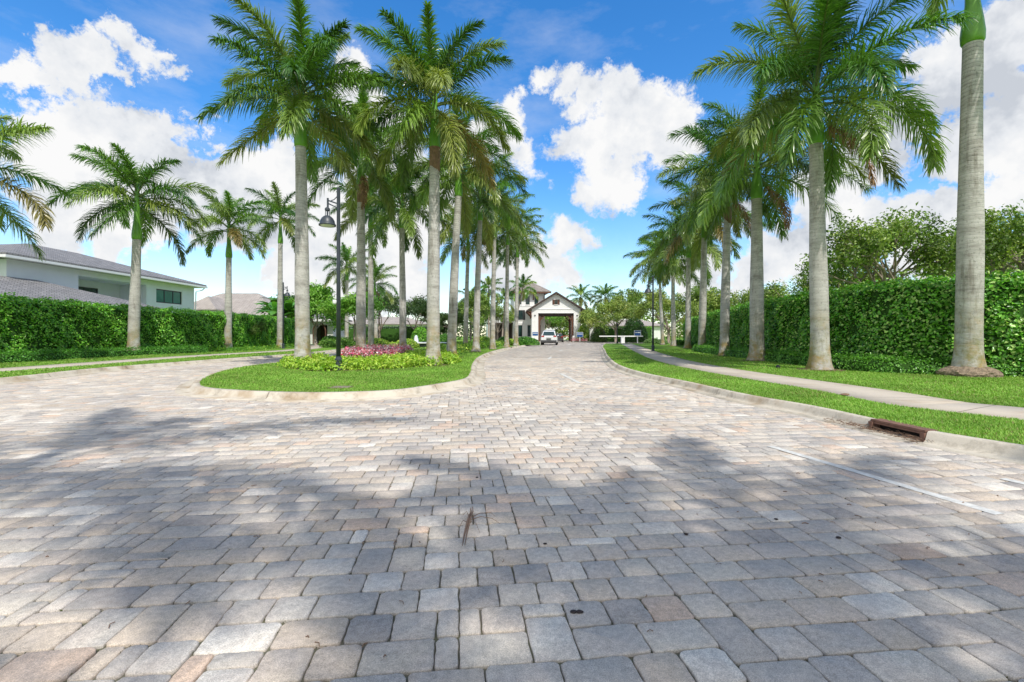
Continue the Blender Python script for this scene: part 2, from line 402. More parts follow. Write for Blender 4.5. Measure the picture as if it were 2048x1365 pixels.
# ------------------------------------------------------------------ ground, road, paving
g = MB().add([(-600, -300, -.03), (600, -300, -.03), (600, 900, -.03), (-600, 900, -.03)], [(0, 1, 2, 3)]).build('ground', MT['lawn']); tag(g, kind='structure')
bed = MB().add([(-30, -12, -.012), (14, -12, -.012), (40, 57, -.012), (60, 57, -.012), (60, 76, -.012), (18, 76, -.012), (16, 110, -.012), (0, 110, -.012), (-8, 76, -.012), (-32, 70, -.012)],
               [tuple(range(10))]).build('road', MT['bed']); tag(bed, kind='structure')
def pavers():
    U = .080; rng = np.random.default_rng(5); rnd = random.Random(11)
    ang = R(6.5); ca, sa = math.cos(ang), math.sin(ang)
    # grid axes: depth axis (-sin, cos), width axis (cos, sin)
    x0, y0 = -34.0, -7.0; nx, ny = int(60/U), int(116/U)
    def world(a, b): return (a*ca-b*sa, a*sa+b*ca)
    top = [0]*0
    stones = []
    J = [False]*(nx+8)
    H = np.zeros(nx, np.int32).tolist()              # filled height of each column
    # bounds of useful columns per row: keep only those whose world x is inside the paved belt
    for j in range(ny):
        b = y0+j*U
        wy = b*ca
        if wy < 8: lo, hi = -13.5, 10.5
        elif wy < 34: lo, hi = -15, 8.5
        elif wy < 54: lo, hi = -19, 13
        elif wy < 78: lo, hi = -14, 30
        else: lo, hi = 1, 16
        i = max(0, int(((lo+b*sa)/ca-x0)/U)); ie = min(nx, int(((hi+b*sa)/ca-x0)/U))
        while i < ie:
            if H[i] > j: i += 1; continue
            gp = 1
            while gp < 6 and i+gp < ie and H[i+gp] <= j: gp += 1
            r = rnd.random()
            if gp == 1: w, h = 1, 2
            elif gp == 3 and ((i > 0 and H[i-1]-j == 1) or (i+3 < ie and H[i+3]-j == 1)) and r < .6: w, h = 3, 1
            elif gp == 2: w, h = (2, 3) if r < .42 else ((2, 2) if r < .86 else (1, 2))
            elif gp == 3: w, h = (3, 2) if r < .78 else (1, 2)
            elif gp == 4: w, h = (2, 3) if r < .35 else ((2, 2) if r < .85 else (1, 2))
            else: w, h = (3, 2) if r < .44 else ((2, 3) if r < .68 else ((2, 2) if r < .91 else (1, 2)))
            if gp == 3 and w == 2: w = 3
            tops = {H[i-1]-j if i > 0 else 0, H[i+w]-j if i+w < nx else 0}
            if w == 2 and rnd.random() < .8:
                if 3 in tops: h = 3
                elif 2 in tops: h = 2
                elif 1 in tops: h = 1
            if gp > w and J[i+w] and rnd.random() < .85:
                for w2 in (3, 2):
                    if w2 != w and w2 <= gp and gp-w2 != 1 and not J[i+w2]:
                        w = w2; h = 2; break
            for q in range(1, w): J[i+q] = False
            J[i] = J[i+w] = True
            for q in range(w): H[i+q] = j+h
            stones.append((i, j, w, h)); i += w
    S = np.array(stones, float)
    a = x0+(S[:, 0]+S[:, 2]/2)*U; b = y0+(S[:, 1]+S[:, 3]/2)*U
    cx, cy = a*ca-b*sa, a*sa+b*ca; P = np.stack([cx, cy], 1)
    keep = (cy > -6) & (cy < 108)
    for poly in (lawnR, lawnL, IS, MED): keep &= ~inpoly(P, poly)
    # only what can ever be looked at
    keep &= (np.abs(cx) < np.maximum(cy, 0)*1.25+3.5)
    far = cy > 58
    keep &= ~far | ((cx > (cy-58)*.08-6) & ((cy < 76) | ((cx < 3+(cy-40)*.18) & (cx > 3.6-2))))
    S, P = S[keep], P[keep]; n = len(S)
    print('stones', n)
    # colour of every stone
    pal = np.array([(.48, .465, .45), (.42, .412, .41), (.54, .515, .48), (.52, .46, .40), (.58, .465, .39), (.35, .345, .35), (.64, .625, .60), (.50, .455, .41)])
    pw = np.array([.24, .13, .18, .16, .045, .06, .08, .12]); pi = rng.choice(len(pal), n, p=pw/pw.sum())
    colr = pal[pi]*(1+rng.normal(0, .05, (n, 1)))
    colr *= np.array([1.13, 1.08, 1.00])*(.95+.1*rng.random((n, 1)))
    d = np.hypot(P[:, 0], P[:, 1])
    def rot(L):  # local (k,2) per stone with small yaw
        return L
    Vs, Fs, Cs = [], [], []; base = 0
    def emit(sel, tmpl_fn, rings_z, inset, k, jit):
        nonlocal base
        s = S[sel]; p = P[sel]; m = len(s)
        if not m: return
        hw = s[:, 2]*U/2-.0023; hh = s[:, 3]*U/2-.0023
        ux, uy, cornx, corny = tmpl_fn()                # unit outline: edge factors and corner directions
        yaw = ang+rng.normal(0, .010, m); cy_, sy_ = np.cos(yaw)[:, None], np.sin(yaw)[:, None]
        jx = rng.normal(0, jit, (m, k)); jy = rng.normal(0, jit, (m, k))
        tilt = rng.normal(0, .006, (m, 2)); dz = rng.normal(0, .0012, (m, 1))
        rc = (.013+.018*rng.random((m, 1)))
        for ri, (z, ins) in enumerate(zip(rings_z, inset)):
            rr = rc*.8
            lx = ux[None]*(hw[:, None]-rr-ins)+cornx[None]*rr+jx
            ly = uy[None]*(hh[:, None]-rr-ins)+corny[None]*rr+jy
            wx = p[:, :1]+lx*cy_-ly*sy_; wy = p[:, 1:]+lx*sy_+ly*cy_
            zz = z+dz+(lx*tilt[:, :1]+ly*tilt[:, 1:] if ri == 0 else lx*tilt[:, :1]+ly*tilt[:, 1:])
            Vs.append(np.stack([wx, wy, np.broadcast_to(zz, wx.shape)], -1).reshape(-1, 3))
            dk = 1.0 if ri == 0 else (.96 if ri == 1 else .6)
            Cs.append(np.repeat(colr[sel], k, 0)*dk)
        # indices
        o = base+np.arange(m)[:, None]*k; top = o+np.arange(k)[None]
        Fs.append(top)
        kk = np.arange(k); k2 = (kk+1) % k
        for ri in range(len(rings_z)-1):
            A = o+ri*m*k; B = o+(ri+1)*m*k
            Fs.append(np.stack([A+k2, A+kk, B+kk, B+k2], -1).reshape(-1, 4))
        base += m*k*len(rings_z)
    def outline(nc, ne):
        ux, uy, ox, oy = [], [], [], []
        for q, (sx, sy) in enumerate(((1, -1), (1, 1), (-1, 1), (-1, -1))):
            a0 = -PI/2+q*PI/2
            for c in range(nc):
                t = a0+(PI/2)*(c/(nc-1) if nc > 1 else .5)
                ux.append(sx); uy.append(sy); ox.append(math.cos(t)); oy.append(math.sin(t))
            nx_, ny_ = ((1, 1), (-1, 1), (-1, -1), (1, -1))[q]
            t = a0+PI/2
            for e in range(1, ne+1):
                f = e/(ne+1)
                ux.append(sx+(nx_-sx)*f); uy.append(sy+(ny_-sy)*f); ox.append(math.cos(t)); oy.append(math.sin(t))
        return np.array(ux), np.array(uy), np.array(ox), np.array(oy)
    near = (d < 8) & (P[:, 1] > 0); mid = (d >= 8) & (d < 22) | ((d < 8) & (P[:, 1] <= 0)); fr = d >= 22
    emit(near, lambda: outline(4, 4), (0, -.0035, -.02), (.0040, .0006, 0), 32, .0013)
    emit(mid, lambda: outline(3, 0), (0, -.004, -.012), (.005, .001, 0), 12, .0007)
    emit(fr, lambda: outline(2, 0), (0,), (-.0015,), 8, 0)
    o = np_mesh('paving', np.concatenate(Vs), Fs, MT['paver'], col=np.concatenate(Cs)); tag(o, kind='structure')
pavers()

for nm, poly in (('lawn', lawnR), ('lawn', lawnL), ('lawn', IS), ('lawn', MED)):
    tag(flat(nm, poly, LZ, MT['lawn']), kind='structure')
far_lawn = [(18, 77), (60, 77), (200, 120), (200, 400), (-300, 400), (-300, 72), (-33, 70.5), (-8.6, 76), (-1, 110), (-1, 130), (17, 130), (17, 110)]
tag(flat('lawn', far_lawn, LZ, MT['lawn']), kind='structure')

# kerbs (with the gap for the inlet on the right)
i0 = int(np.argmin(np.hypot(*(RK-np.array(G(1866, 864))).T))); i1 = int(np.argmin(np.hypot(*(RK-np.array(G(1758, 841))).T)))
KR = [(o*.66, z) for o, z in KERB]; KI = [(o*.85, z) for o, z in KERB]
tag(sweep('kerb', RK[:i0+1], -1, KR, MT['kerb']), kind='structure')
tag(sweep('kerb', RK[i1:], -1, KR, MT['kerb']), kind='structure')
tag(sweep('kerb', RK[i0:i1+1], -1, [(.10, -.03), (.10, .006), (.30, .007), (.305, -.03)], MT['kerb']), kind='structure')
tag(sweep('kerb', LK, 1, KERB, MT['kerb']), kind='structure')
tag(sweep('kerb', IS, 1, KI, MT['kerb'], True), kind='structure')
tag(sweep('kerb', MED, -1, KERB, MT['kerb'], True), kind='structure')
# check island orientation: outward must be away from the centroid
def path_width(P, side, w): return P+normals2(P)*side*w
tag(sweep('sidewalk', WRN, 1, [(0, LZ-.05), (0, LZ+.006), (1.25, LZ+.006), (1.25, LZ-.05)], MT['walk']), kind='structure')
tag(sweep('sidewalk', WLN, -1, [(0, LZ-.05), (0, LZ+.006), (1.35, LZ+.006), (1.35, LZ-.05)], MT['walk']), kind='structure')

# road markings
def stripe(p, q, w=.085, z=.0035):
    p, q = np.array(p), np.array(q); d = (q-p)/np.linalg.norm(q-p); nrm = np.array([-d[1], d[0]])*w/2
    n = max(2, int(np.linalg.norm(q-p)/.5)); rr = random.Random(3)
    A = [p+(q-p)*i/n for i in range(n+1)]
    V = [(*(a+nrm*(1+.1*rr.random())), z) for a in A]+[(*(a-nrm*(1+.1*rr.random())), z) for a in A]
    mb = MB().add(V, [(i, n+1+i, n+2+i, i+1) for i in range(n)])
    tag(mb.build('lane_marking', MT['paint']), kind='structure')
for (a, b, w) in (((1540, 893), (2000, 1030), .075), ((1122, 748), (1160, 767), .09), ((1096.5, 719), (1102.6, 714), .1), ((1118.5, 702.6), (1124.6, 700), .12), ((1134, 691), (1142, 688), .12)):
    stripe(G(*a, 0), G(*b, 0), w)
stripe(G(2005, 958, 0), (4.0, 1.9), .07)

# ------------------------------------------------------------------ grass blades
def in_strip(p, P, side, w):
    """points lying on a strip of width w beside path P"""
    N = normals2(P)*side; poly = np.vstack([P-N*.02, (P+N*(w+.02))[::-1]])
    return inpoly(p, poly)
def grass(name, poly, seed, excl, label, ymax=34, xlim=None):
    rng = np.random.default_rng(seed); Pn = []
    poly = np.array(poly)
    for (d0, d1, dens, sc) in ((0, 6.5, 5200, 1), (6.5, 10, 3600, 1.2), (10, 15, 1500, 1.7), (15, 24, 420, 2.6), (24, ymax, 130, 4.5)):
        lo = np.maximum(poly.min(0), (-d1, .5)); hi = np.minimum(poly.max(0), (d1, d1))
        if xlim: lo[0] = max(lo[0], xlim[0]); hi[0] = min(hi[0], xlim[1])
        if (hi <= lo).any(): continue
        p = rng.random((int(np.prod(hi-lo)*dens), 2))*(hi-lo)+lo
        d = np.hypot(p[:, 0], p[:, 1]); k = (d >= d0) & (d < d1) & (np.abs(p[:, 0]) < p[:, 1]*1.14+.6)
        p = p[k]; p = p[inpoly(p, poly)]
        for e in excl: p = p[~e(p)]
        Pn.append(np.column_stack([p, np.full(len(p), sc)]))
    Q = np.concatenate(Pn); n = len(Q); print(name, 'blades', n)
    az = rng.random(n)*2*PI; h = (.016+.020*rng.random(n))*(.85+.15*Q[:, 2]); w = .0035*Q[:, 2]; ln = h*(.3+.9*rng.random(n))
    dx, dy = np.cos(az), np.sin(az)
    B = np.column_stack([Q[:, :2], np.full(n, LZ-.004)])
    sd = np.column_stack([-dy, dx, np.zeros(n)])*w[:, None]
    mid = B+np.column_stack([dx*ln*.35, dy*ln*.35, h*.6]); tip = B+np.column_stack([dx*ln, dy*ln, h])
    V = np.stack([B-sd, B+sd, mid+sd*.8, mid-sd*.8, tip], 1).reshape(-1, 3)
    o = np.arange(n)[:, None]*5
    cn = np.sin(Q[:, 0]*1.9+np.sin(Q[:, 1]*1.3)*2)*np.cos(Q[:, 1]*1.1+Q[:, 0]*.4)*.16+np.sin(Q[:, 0]*5.3+Q[:, 1]*2.1)*np.sin(Q[:, 1]*4.1)*.10
    t = rng.random((n, 1)); base = (np.array([.17, .36, .045])*(1-t)+np.array([.33, .52, .10])*t)*(1+cn[:, None])
    dead = rng.random(n) < .06+.10*(np.sin(Q[:, 0]*2.7+1)*np.sin(Q[:, 1]*1.9) > .45); base[dead] = (.34, .30, .13)
    col = np.repeat(base, 5, 0)
    ob = np_mesh(name, V, [o+np.array([[0, 1, 2, 3]]), o+np.array([[3, 2, 4]])], MT['blade'], col=col)
    tag(ob, label, 'grass', kind='stuff')

# ------------------------------------------------------------------ leaf scatter
def leaf_geo(P, Nn, size, rng, flatness=.5, aspect=.5, fold=.25, droop=0):
    """one folded leaf (two triangles on each side of the midrib = 4 vertices, 2 tris) at every point"""
    n = len(P)
    d = rng.normal(0, 1, (n, 3)); d[:, 2] -= droop
    Nn = Nn*(1-flatness)+rng.normal(0, 1, (n, 3))*flatness
    Nn /= np.linalg.norm(Nn, axis=1)[:, None]+1e-9
    d -= Nn*(d*Nn).sum(1)[:, None]; d /= np.linalg.norm(d, axis=1)[:, None]+1e-9
    s = np.cross(Nn, d); L = (size*(.65+.7*rng.random(n)))[:, None]
    b = P-d*L*.5; t = P+d*L*.5-Nn*L*.08; m1 = P+s*L*aspect*.5+Nn*L*fold*.5; m2 = P-s*L*aspect*.5+Nn*L*fold*.5
    V = np.stack([b, m1, t, m2], 1).reshape(-1, 3); o = np.arange(n)[:, None]*4
    return V, np.concatenate([o+np.array([[0, 1, 2]]), o+np.array([[0, 2, 3]])])
def leaf_cols(n, rng, cols, wts=None, jit=.15):
    cols = np.array(cols); i = rng.choice(len(cols), n, p=None if wts is None else np.array(wts)/sum(wts))
    c = cols[i]*(1+rng.normal(0, jit, (n, 1))); return np.repeat(np.clip(c, .004, .9), 4, 0)

# hedges: a clipped ribbon of leaves along a path
def hedge(name, path, side, w, h, dens, leaf, cols, seed, label, cat='hedge', z0=LZ, bumpy=.07, group=None, parent=None, top_wild=.06):
    rng = np.random.default_rng(seed); P = smooth_path(path, .35)
    N = normals2(P)*side; seg = np.linalg.norm(np.diff(P, axis=0), axis=1); s = np.concatenate([[0], np.cumsum(seg)]); L = s[-1]
    root = thing(name, label, cat, (float(P[0][0]), float(P[0][1]), z0), group=group)
    def at(t):
        return np.stack([np.interp(t, s, P[:, 0]), np.interp(t, s, P[:, 1])], 1), np.stack([np.interp(t, s, N[:, 0]), np.interp(t, s, N[:, 1])], 1)
    def wob(t, v): return bumpy*(np.sin(t*2.1+v*2.7)+np.sin(t*4.7-v*3.9+1.3)*.7+np.sin(t*9.3+v*7.1)*.4)
    pts, nr = [], []
    nf = int(L*h*dens)
    t = rng.random(nf)*L; v = rng.random(nf)*h; p, nn = at(t); off = wob(t, v)+rng.normal(0, .03, nf)-np.maximum(0, v-h+.12)*.5
    pts.append(np.column_stack([p-nn*off[:, None], v])); nr.append(np.column_stack([-nn, np.full(nf, .75)]))
    nt = int(L*w*dens*.8); t = rng.random(nt)*L; q = rng.random(nt)*w; p, nn = at(t); zt = h+wob(t, q*1.7)*.8+np.abs(rng.normal(0, top_wild, nt))
    pts.append(np.column_stack([p+nn*q[:, None], zt])); nr.append(np.column_stack([nn*0, np.ones(nt)]))
    for te, sg in ((0, -1), (L, 1)):                    # the two ends
        ne = int(w*h*dens); q = rng.random(ne)*w; v = rng.random(ne)*h; p, nn = at(np.full(ne, te)); tg = np.column_stack([-nn[:, 1], nn[:, 0]])*(-sg if side > 0 else sg)
        e0 = P[-1]-P[-2] if sg > 0 else P[0]-P[1]; e0 = e0/np.linalg.norm(e0)
        pts.append(np.column_stack([p+nn*q[:, None]+e0*rng.normal(0, .04, (ne, 1)), v])); nr.append(np.column_stack([np.tile(e0, (ne, 1)), np.zeros(ne)]))
    A = np.concatenate(pts); Nn = np.concatenate(nr); A[:, :2] -= P[0]
    V, Fc = leaf_geo(A, Nn, np.full(len(A), leaf), rng, .36, .6)
    np_mesh('foliage', V, Fc, MT['hedge'], root, col=leaf_cols(len(A), rng, cols))
    # solid dark green core behind the leaves
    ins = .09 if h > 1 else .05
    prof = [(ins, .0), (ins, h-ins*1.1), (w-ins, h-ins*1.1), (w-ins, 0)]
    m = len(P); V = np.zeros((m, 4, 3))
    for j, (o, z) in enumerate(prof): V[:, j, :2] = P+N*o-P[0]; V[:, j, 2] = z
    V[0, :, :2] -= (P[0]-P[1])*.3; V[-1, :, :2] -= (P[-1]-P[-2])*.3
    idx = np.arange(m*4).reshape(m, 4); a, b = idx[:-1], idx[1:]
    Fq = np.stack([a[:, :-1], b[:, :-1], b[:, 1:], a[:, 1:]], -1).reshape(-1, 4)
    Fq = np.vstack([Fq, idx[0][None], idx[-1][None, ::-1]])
    np_mesh('inner_core', V.reshape(-1, 3), Fq, MT['core'], root)
    return root
CLU = [(.17, .48, .035), (.23, .56, .055), (.11, .34, .03), (.5, .72, .2), (.07, .22, .02)]
FIC = [(.16, .46, .03), (.22, .56, .045), (.10, .33, .025), (.34, .64, .09)]
tall_r = [(17.5, 8.6), (12.3, 10.4), (10.3, 12.3), (9.95, 15.0), (10.4, 19.5), (11.5, 25), (13.2, 32), (15.6, 41), (18.5, 50)]
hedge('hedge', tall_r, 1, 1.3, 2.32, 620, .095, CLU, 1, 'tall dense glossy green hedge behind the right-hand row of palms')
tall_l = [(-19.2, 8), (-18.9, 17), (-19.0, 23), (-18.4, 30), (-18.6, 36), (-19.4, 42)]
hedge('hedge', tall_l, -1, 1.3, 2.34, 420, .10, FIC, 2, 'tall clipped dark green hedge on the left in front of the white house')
low_r = [(14.5, 9.9)]+[(x+.25, y+.2) for x, y in (G(1960, 754), G(1750, 747), G(1618, 735), G(1495, 720), G(1380, 704))]
hedge('low_hedge', low_r, 1, .75, .30, 900, .055, [(.14, .38, .04), (.2, .48, .06), (.09, .26, .03)], 3, 'knee-high green hedge at the foot of the tall right hedge between the palms', bumpy=.03)
low_l = [(-17.3, 10), (-17.6, 15.8), (-18.0, 21), (-17.3, 26.5)]
hedge('low_hedge', low_l, -1, .7, .30, 700, .06, [(.12, .36, .04), (.16, .44, .05), (.08, .24, .03)], 4, 'knee-high green hedge along the foot of the tall left hedge', bumpy=.03)
# far hedges
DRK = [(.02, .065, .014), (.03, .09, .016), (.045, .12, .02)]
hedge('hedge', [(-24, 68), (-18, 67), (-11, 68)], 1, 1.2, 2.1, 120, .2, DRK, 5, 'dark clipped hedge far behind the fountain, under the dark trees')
hedge('hedge', [(15.2, 80), (19, 79.5), (23.5, 79)], 1, 1.2, 2.3, 120, .2, FIC, 6, 'square green hedge behind the raised white barrier arms')
hedge('low_hedge', [(13.2, 77.6), (18, 77.4), (24, 77.2)], 1, .9, .45, 200, .15, [(.14, .30, .05), (.2, .36, .06)], 7, 'low bright green hedge beside the right pier of the gateway')
hedge('low_hedge', [(-17.5, 44.5), (-13.2, 43.5)], 1, .9, .65, 260, .12, [(.12, .28, .04), (.2, .38, .06)], 8, 'low clipped hedge box in front of the small guard building')
hedge('low_hedge', [(-14.8, 37.2), (-12.9, 40.8)], -1, .9, .55, 300, .10, [(.13, .30, .04), (.22, .40, .06)], 9, 'low lime green clipped hedge across the lane behind the flower bed')

# ------------------------------------------------------------------ royal palms
def frond_geo(rng, Lr, e0, droop, m=44, dead=False, lw=.040):
    m = int(m*1.5); s = np.linspace(0, 1, 60); th = e0-droop*s**1.25
    ds = Lr/59; r = np.concatenate([[0], np.cumsum(np.cos(th[:-1])*ds)]); z = np.concatenate([[0], np.cumsum(np.sin(th[:-1])*ds)])
    sway = rng.normal(0, .16)*Lr*s**2
    path = np.stack([r, sway, z], 1); t = np.gradient(path, axis=0); t /= np.linalg.norm(t, axis=1)[:, None]
    V0, F0 = tube_np(path[::5], np.linspace(.035, .006, 12), 5)
    q = np.linspace(.16, 1, m); q = np.repeat(q, 4)+rng.normal(0, .006, m*4); q = np.clip(q, .1, 1)
    n = len(q); sg = np.tile([1, -1, 1, -1], m).astype(float)
    alpha = np.tile([.7, .7, -.4, -.4], m)+rng.normal(0, .36, n)
    pos = np.stack([np.interp(q, s, path[:, k]) for k in range(3)], 1); T = np.stack([np.interp(q, s, t[:, k]) for k in range(3)], 1)
    T /= np.linalg.norm(T, axis=1)[:, None]
    B = np.cross(T, [0, 0, 1.]); B /= np.linalg.norm(B, axis=1)[:, None]+1e-6; Up = np.cross(B, T)
    beta = R(68)-R(38)*q+rng.normal(0, .10, n)
    D = np.cos(beta)[:, None]*T+np.sin(beta)[:, None]*((sg*np.cos(alpha))[:, None]*B+np.sin(alpha)[:, None]*Up)
    ln = Lr*.225*np.sin(PI*(.16+.74*q))**.7*(.8+.35*rng.random(n)); ln *= .75 if dead else 1
    grav = (1.1 if dead else .42)+.4*rng.random(n)
    W = np.cross(D, Up+rng.normal(0, .35, (n, 3))); W /= np.linalg.norm(W, axis=1)[:, None]+1e-6
    pts = [pos]; d = D.copy()
    for k in range(3):
        pts.append(pts[-1]+d*(ln/3)[:, None]); d = d+np.array([0, 0, -1.])*grav[:, None]*(.6+.35*k); d /= np.linalg.norm(d, axis=1)[:, None]
    ws = [lw*.45, lw*.5, lw*.38, .003]
    V = np.stack([p+sgn*W*w for p, w in zip(pts, ws) for sgn in (-1, 1)], 1).reshape(-1, 3)
    o = np.arange(n)[:, None]*8
    Fq = np.concatenate([o+np.array([[0, 1, 3, 2]]), o+np.array([[2, 3, 5, 4]]), o+np.array([[4, 5, 7, 6]])])
    return V0, F0, V, Fq, n
GRN = np.array([(.10, .235, .030), (.16, .31, .045), (.07, .175, .026), (.26, .37, .085)])
def crown(rng, Lr, nf, m, dens_w, old=.25, spear=True, emin=-24):
    Vs, Fs, Cs = [], [], []; base = 0; tri = []
    for i in range(nf):
        f = (i+.5)/nf
        az = i*2.39996+rng.normal(0, .18)
        e0 = R(84-(84-emin)*f**.95)+rng.normal(0, .09); droop = R(46+44*f)+rng.normal(0, .12)
        if f > .8: droop = R(58)
        L = Lr*(.72+.28*min(1, f*3.2))*(.93+.14*rng.random())
        V0, F0, V, Fq, n = frond_geo(rng, L, e0, droop, m, lw=dens_w)
        age = max(0, f-.62)/.38
        g = GRN[rng.integers(0, 4)]*(1+rng.normal(0, .1)); y = np.array([.34, .33, .085])
        c = g*(1-old*age*2*rng.random())+y*(old*age*2*rng.random())
        if rng.random() < .22 and f > .45: c = c*.6+y*.4
        if rng.random() < .04 and f > .7: c = c*.35+np.array([.34, .22, .09])*.7
        cl = c[None]*(1+rng.normal(0, .18, (n, 1)))
        ca, sa = math.cos(az), math.sin(az); Rm = np.array([[ca, -sa, 0], [sa, ca, 0], [0, 0, 1]])
        # lower fronds start lower on the shaft
        z0 = -.75*f+rng.normal(0, .03); r0 = .07
        for VV, FF, cc in ((V0, [x for x in F0], np.tile([[.16, .22, .06]], (len(V0), 1))), (V, Fq, np.repeat(np.clip(cl, .01, .6), 8, 0))):
            VV = VV+np.array([r0, 0, z0]); VV = VV@Rm.T
            Vs.append(VV); Cs.append(cc)
            if isinstance(FF, list):
                q4 = np.array([x for x in FF if len(x) == 4]); Fs.append(q4+base)
            else: Fs.append(FF+base)
            base += len(VV)
    if spear:                                            # the unopened new leaf
        h = Lr*.5; lean = rng.normal(0, .12, 2)
        V, Fc = tube_np([(0, 0, -.1), (lean[0]*.3, lean[1]*.3, h*.5), (lean[0]*h, lean[1]*h, h)], [.05, .035, .006], 6)
        Vs.append(V); Cs.append(np.tile([[.20, .30, .06]], (len(V), 1))); Fs.append(np.array([f for f in Fc if len(f) == 4])+base); base += len(V)
    return np.concatenate(Vs), np.concatenate(Fs), np.concatenate(Cs)
def palm(x, y, diam, shaft_z, topx, Lr, seed, label, group, nf=19, m=44, lw=.033, shaft_len=1.65, dead=0, rootball=False, brown_top=False, z0=LZ, old=.3, emin=-24):
    rng = np.random.default_rng(seed)
    root = thing('royal_palm', label, 'palm tree', (x, y, z0), group=group)
    H = shaft_z-z0; lean = np.array([topx-x, rng.normal(0, .08)])
    n = 28; zs = np.linspace(0, 1, 34); r = diam/2*(1.0+.55*np.exp(-zs*H/.28)+.08*np.exp(-((zs-.40)/.22)**2)-.27*zs)
    V = []
    for z, rr in zip(zs, r):
        for k in range(n):
            a = 2*PI*k/n; wob = 1+.02*math.sin(3*a+z*9+seed)+(.05*math.sin(5*a+seed) if z < .06 else 0)
            V.append((lean[0]*z**1.3+rr*wob*math.cos(a), lean[1]*z+rr*wob*math.sin(a), z*H-.02))
    V = np.array(V); idx = np.arange(34*n).reshape(34, n)
    Fq = np.stack([idx[:-1], np.roll(idx[:-1], -1, 1), np.roll(idx[1:], -1, 1), idx[1:]], -1).reshape(-1, 4)
    np_mesh('trunk', V, Fq, MT['trunk'], root, smooth=True)
    top = (float(lean[0]), float(lean[1]), H-.02)
    r0 = diam/2*.78
    mb = MB(); mb.lathe([(r0*.97, -.03), (r0*1.13, .03), (r0*1.16, .2), (r0*1.0, .5), (r0*.72, .9), (r0*.50, shaft_len), (r0*.35, shaft_len+.3), (.02, shaft_len+.5)], n=20)
    s = mb.build('crownshaft', MT['shaft'], root, smooth=True); s.location = top
    if brown_top:
        mb = MB(); mb.lathe([(r0*1.03, -.75), (r0*1.10, -.35), (r0*1.08, 0.0), (r0*1.2, .02), (r0*1.0, .05)], n=18)
        b = mb.build('dry_leaf_sheath', MT['dry'], root, smooth=True); b.location = top
    V, Fq, cc = crown(rng, Lr, nf, m, lw*(1+max(0, math.hypot(x, y)-18)*.014), old, emin=emin)
    c = np_mesh('crown', V, Fq, MT['frond'], root, col=cc); c.location = (top[0], top[1], top[2]+shaft_len+.05)
    c.rotation_euler = (0, 0, rng.random()*6.28)
    for k in range(dead):
        V0, F0, V, Fq, nn = frond_geo(rng, Lr*.72, R(-35), R(52), 26, True, lw)
        cc = np.tile([[.30, .19, .11]], (len(V), 1))*(1+rng.normal(0, .2, (nn, 1)).repeat(8, 0))
        o = np_mesh('dead_frond', V, Fq, MT['dead'], root, col=cc); o.location = (top[0], top[1], top[2]+shaft_len*.35); o.rotation_euler = (0, 0, [5.4, .2, 3.6][k % 3]+rng.normal(0, .3))
    if rootball:
        rb = MB(); rg = random.Random(5); prof = [(.50, -.04), (.54, .03), (.55, .07), (.52, .11), (.48, .15), (.43, .18), (.38, .21), (.30, .23)]
        rb.lathe(prof, n=60); rb.v = [(a*(1+rg.uniform(-.06, .06)+.07*math.sin(5*math.atan2(b, a)+1)), b*(1+rg.uniform(-.06, .06)+.07*math.sin(5*math.atan2(b, a)+1)), c2+rg.uniform(-.015, .015)) for a, b, c2 in rb.v]
        rb.build('root_mass', MT['root'], root)
    else:
        rb = MB(); rb.lathe([(diam*1.35, -.03), (diam*1.25, .012), (diam*.5, .03)], n=20)
        rb.build('mulch_ring', MT['soil'], root)
    return root
RR = 'royal palms in the right-hand row'; IR = 'royal palms on the central island'; LR = 'royal palms in the left-hand row'
def gp(u, v): return G(u, v)
def P_(u, Y, sv, ut, diam, Lr, seed, label, group, **kw):
    palm(XU(u, Y), Y, diam, ZH(sv, Y), XU(ut, Y), Lr, seed, label, group, **kw)
# right row
P_(1937, 11.0, 88, 1940, .50, 3.6, 101, 'nearest right-hand palm with thick pale trunk and root mass, its crown above the picture', RR, rootball=True, nf=12, m=48, shaft_len=3.9, emin=5)
P_(1640, 13.0, 285, 1634, .46, 3.40, 102, 'second palm in the right row, tall with wide drooping crown and bright green shaft', RR, nf=25, m=52, dead=1, shaft_len=1.75)
P_(1514, 17.7, 395, 1516, .50, 3.45, 103, 'third palm in the right row, stout trunk with a brown dead frond', RR, nf=25, m=44, dead=1)
P_(1449, 22.0, 415, 1456, .42, 3.50, 104, 'fourth palm in the right row, slightly leaning with brown sheath at its top', RR, nf=17, brown_top=True, dead=1)
P_(1404, 29.0, 475, 1409, .44, 3.60, 105, 'fifth palm in the right row, between the leaning palm and the thinner far ones', RR, nf=27, m=44)
P_(1376, 35.5, 515, 1378, .42, 3.70, 106, 'sixth palm in the right row, directly right of the dark lamp post', RR, nf=27, m=42)
P_(1347, 43.5, 545, 1346, .42, 3.80, 107, 'seventh palm in the right row, pale trunk before the branching oak', RR, nf=27, m=40)
P_(1325, 50, 545, 1320, .36, 3.70, 108, 'farthest palm of the right row, mostly hidden behind the drooping crowns', RR, nf=26, m=38)
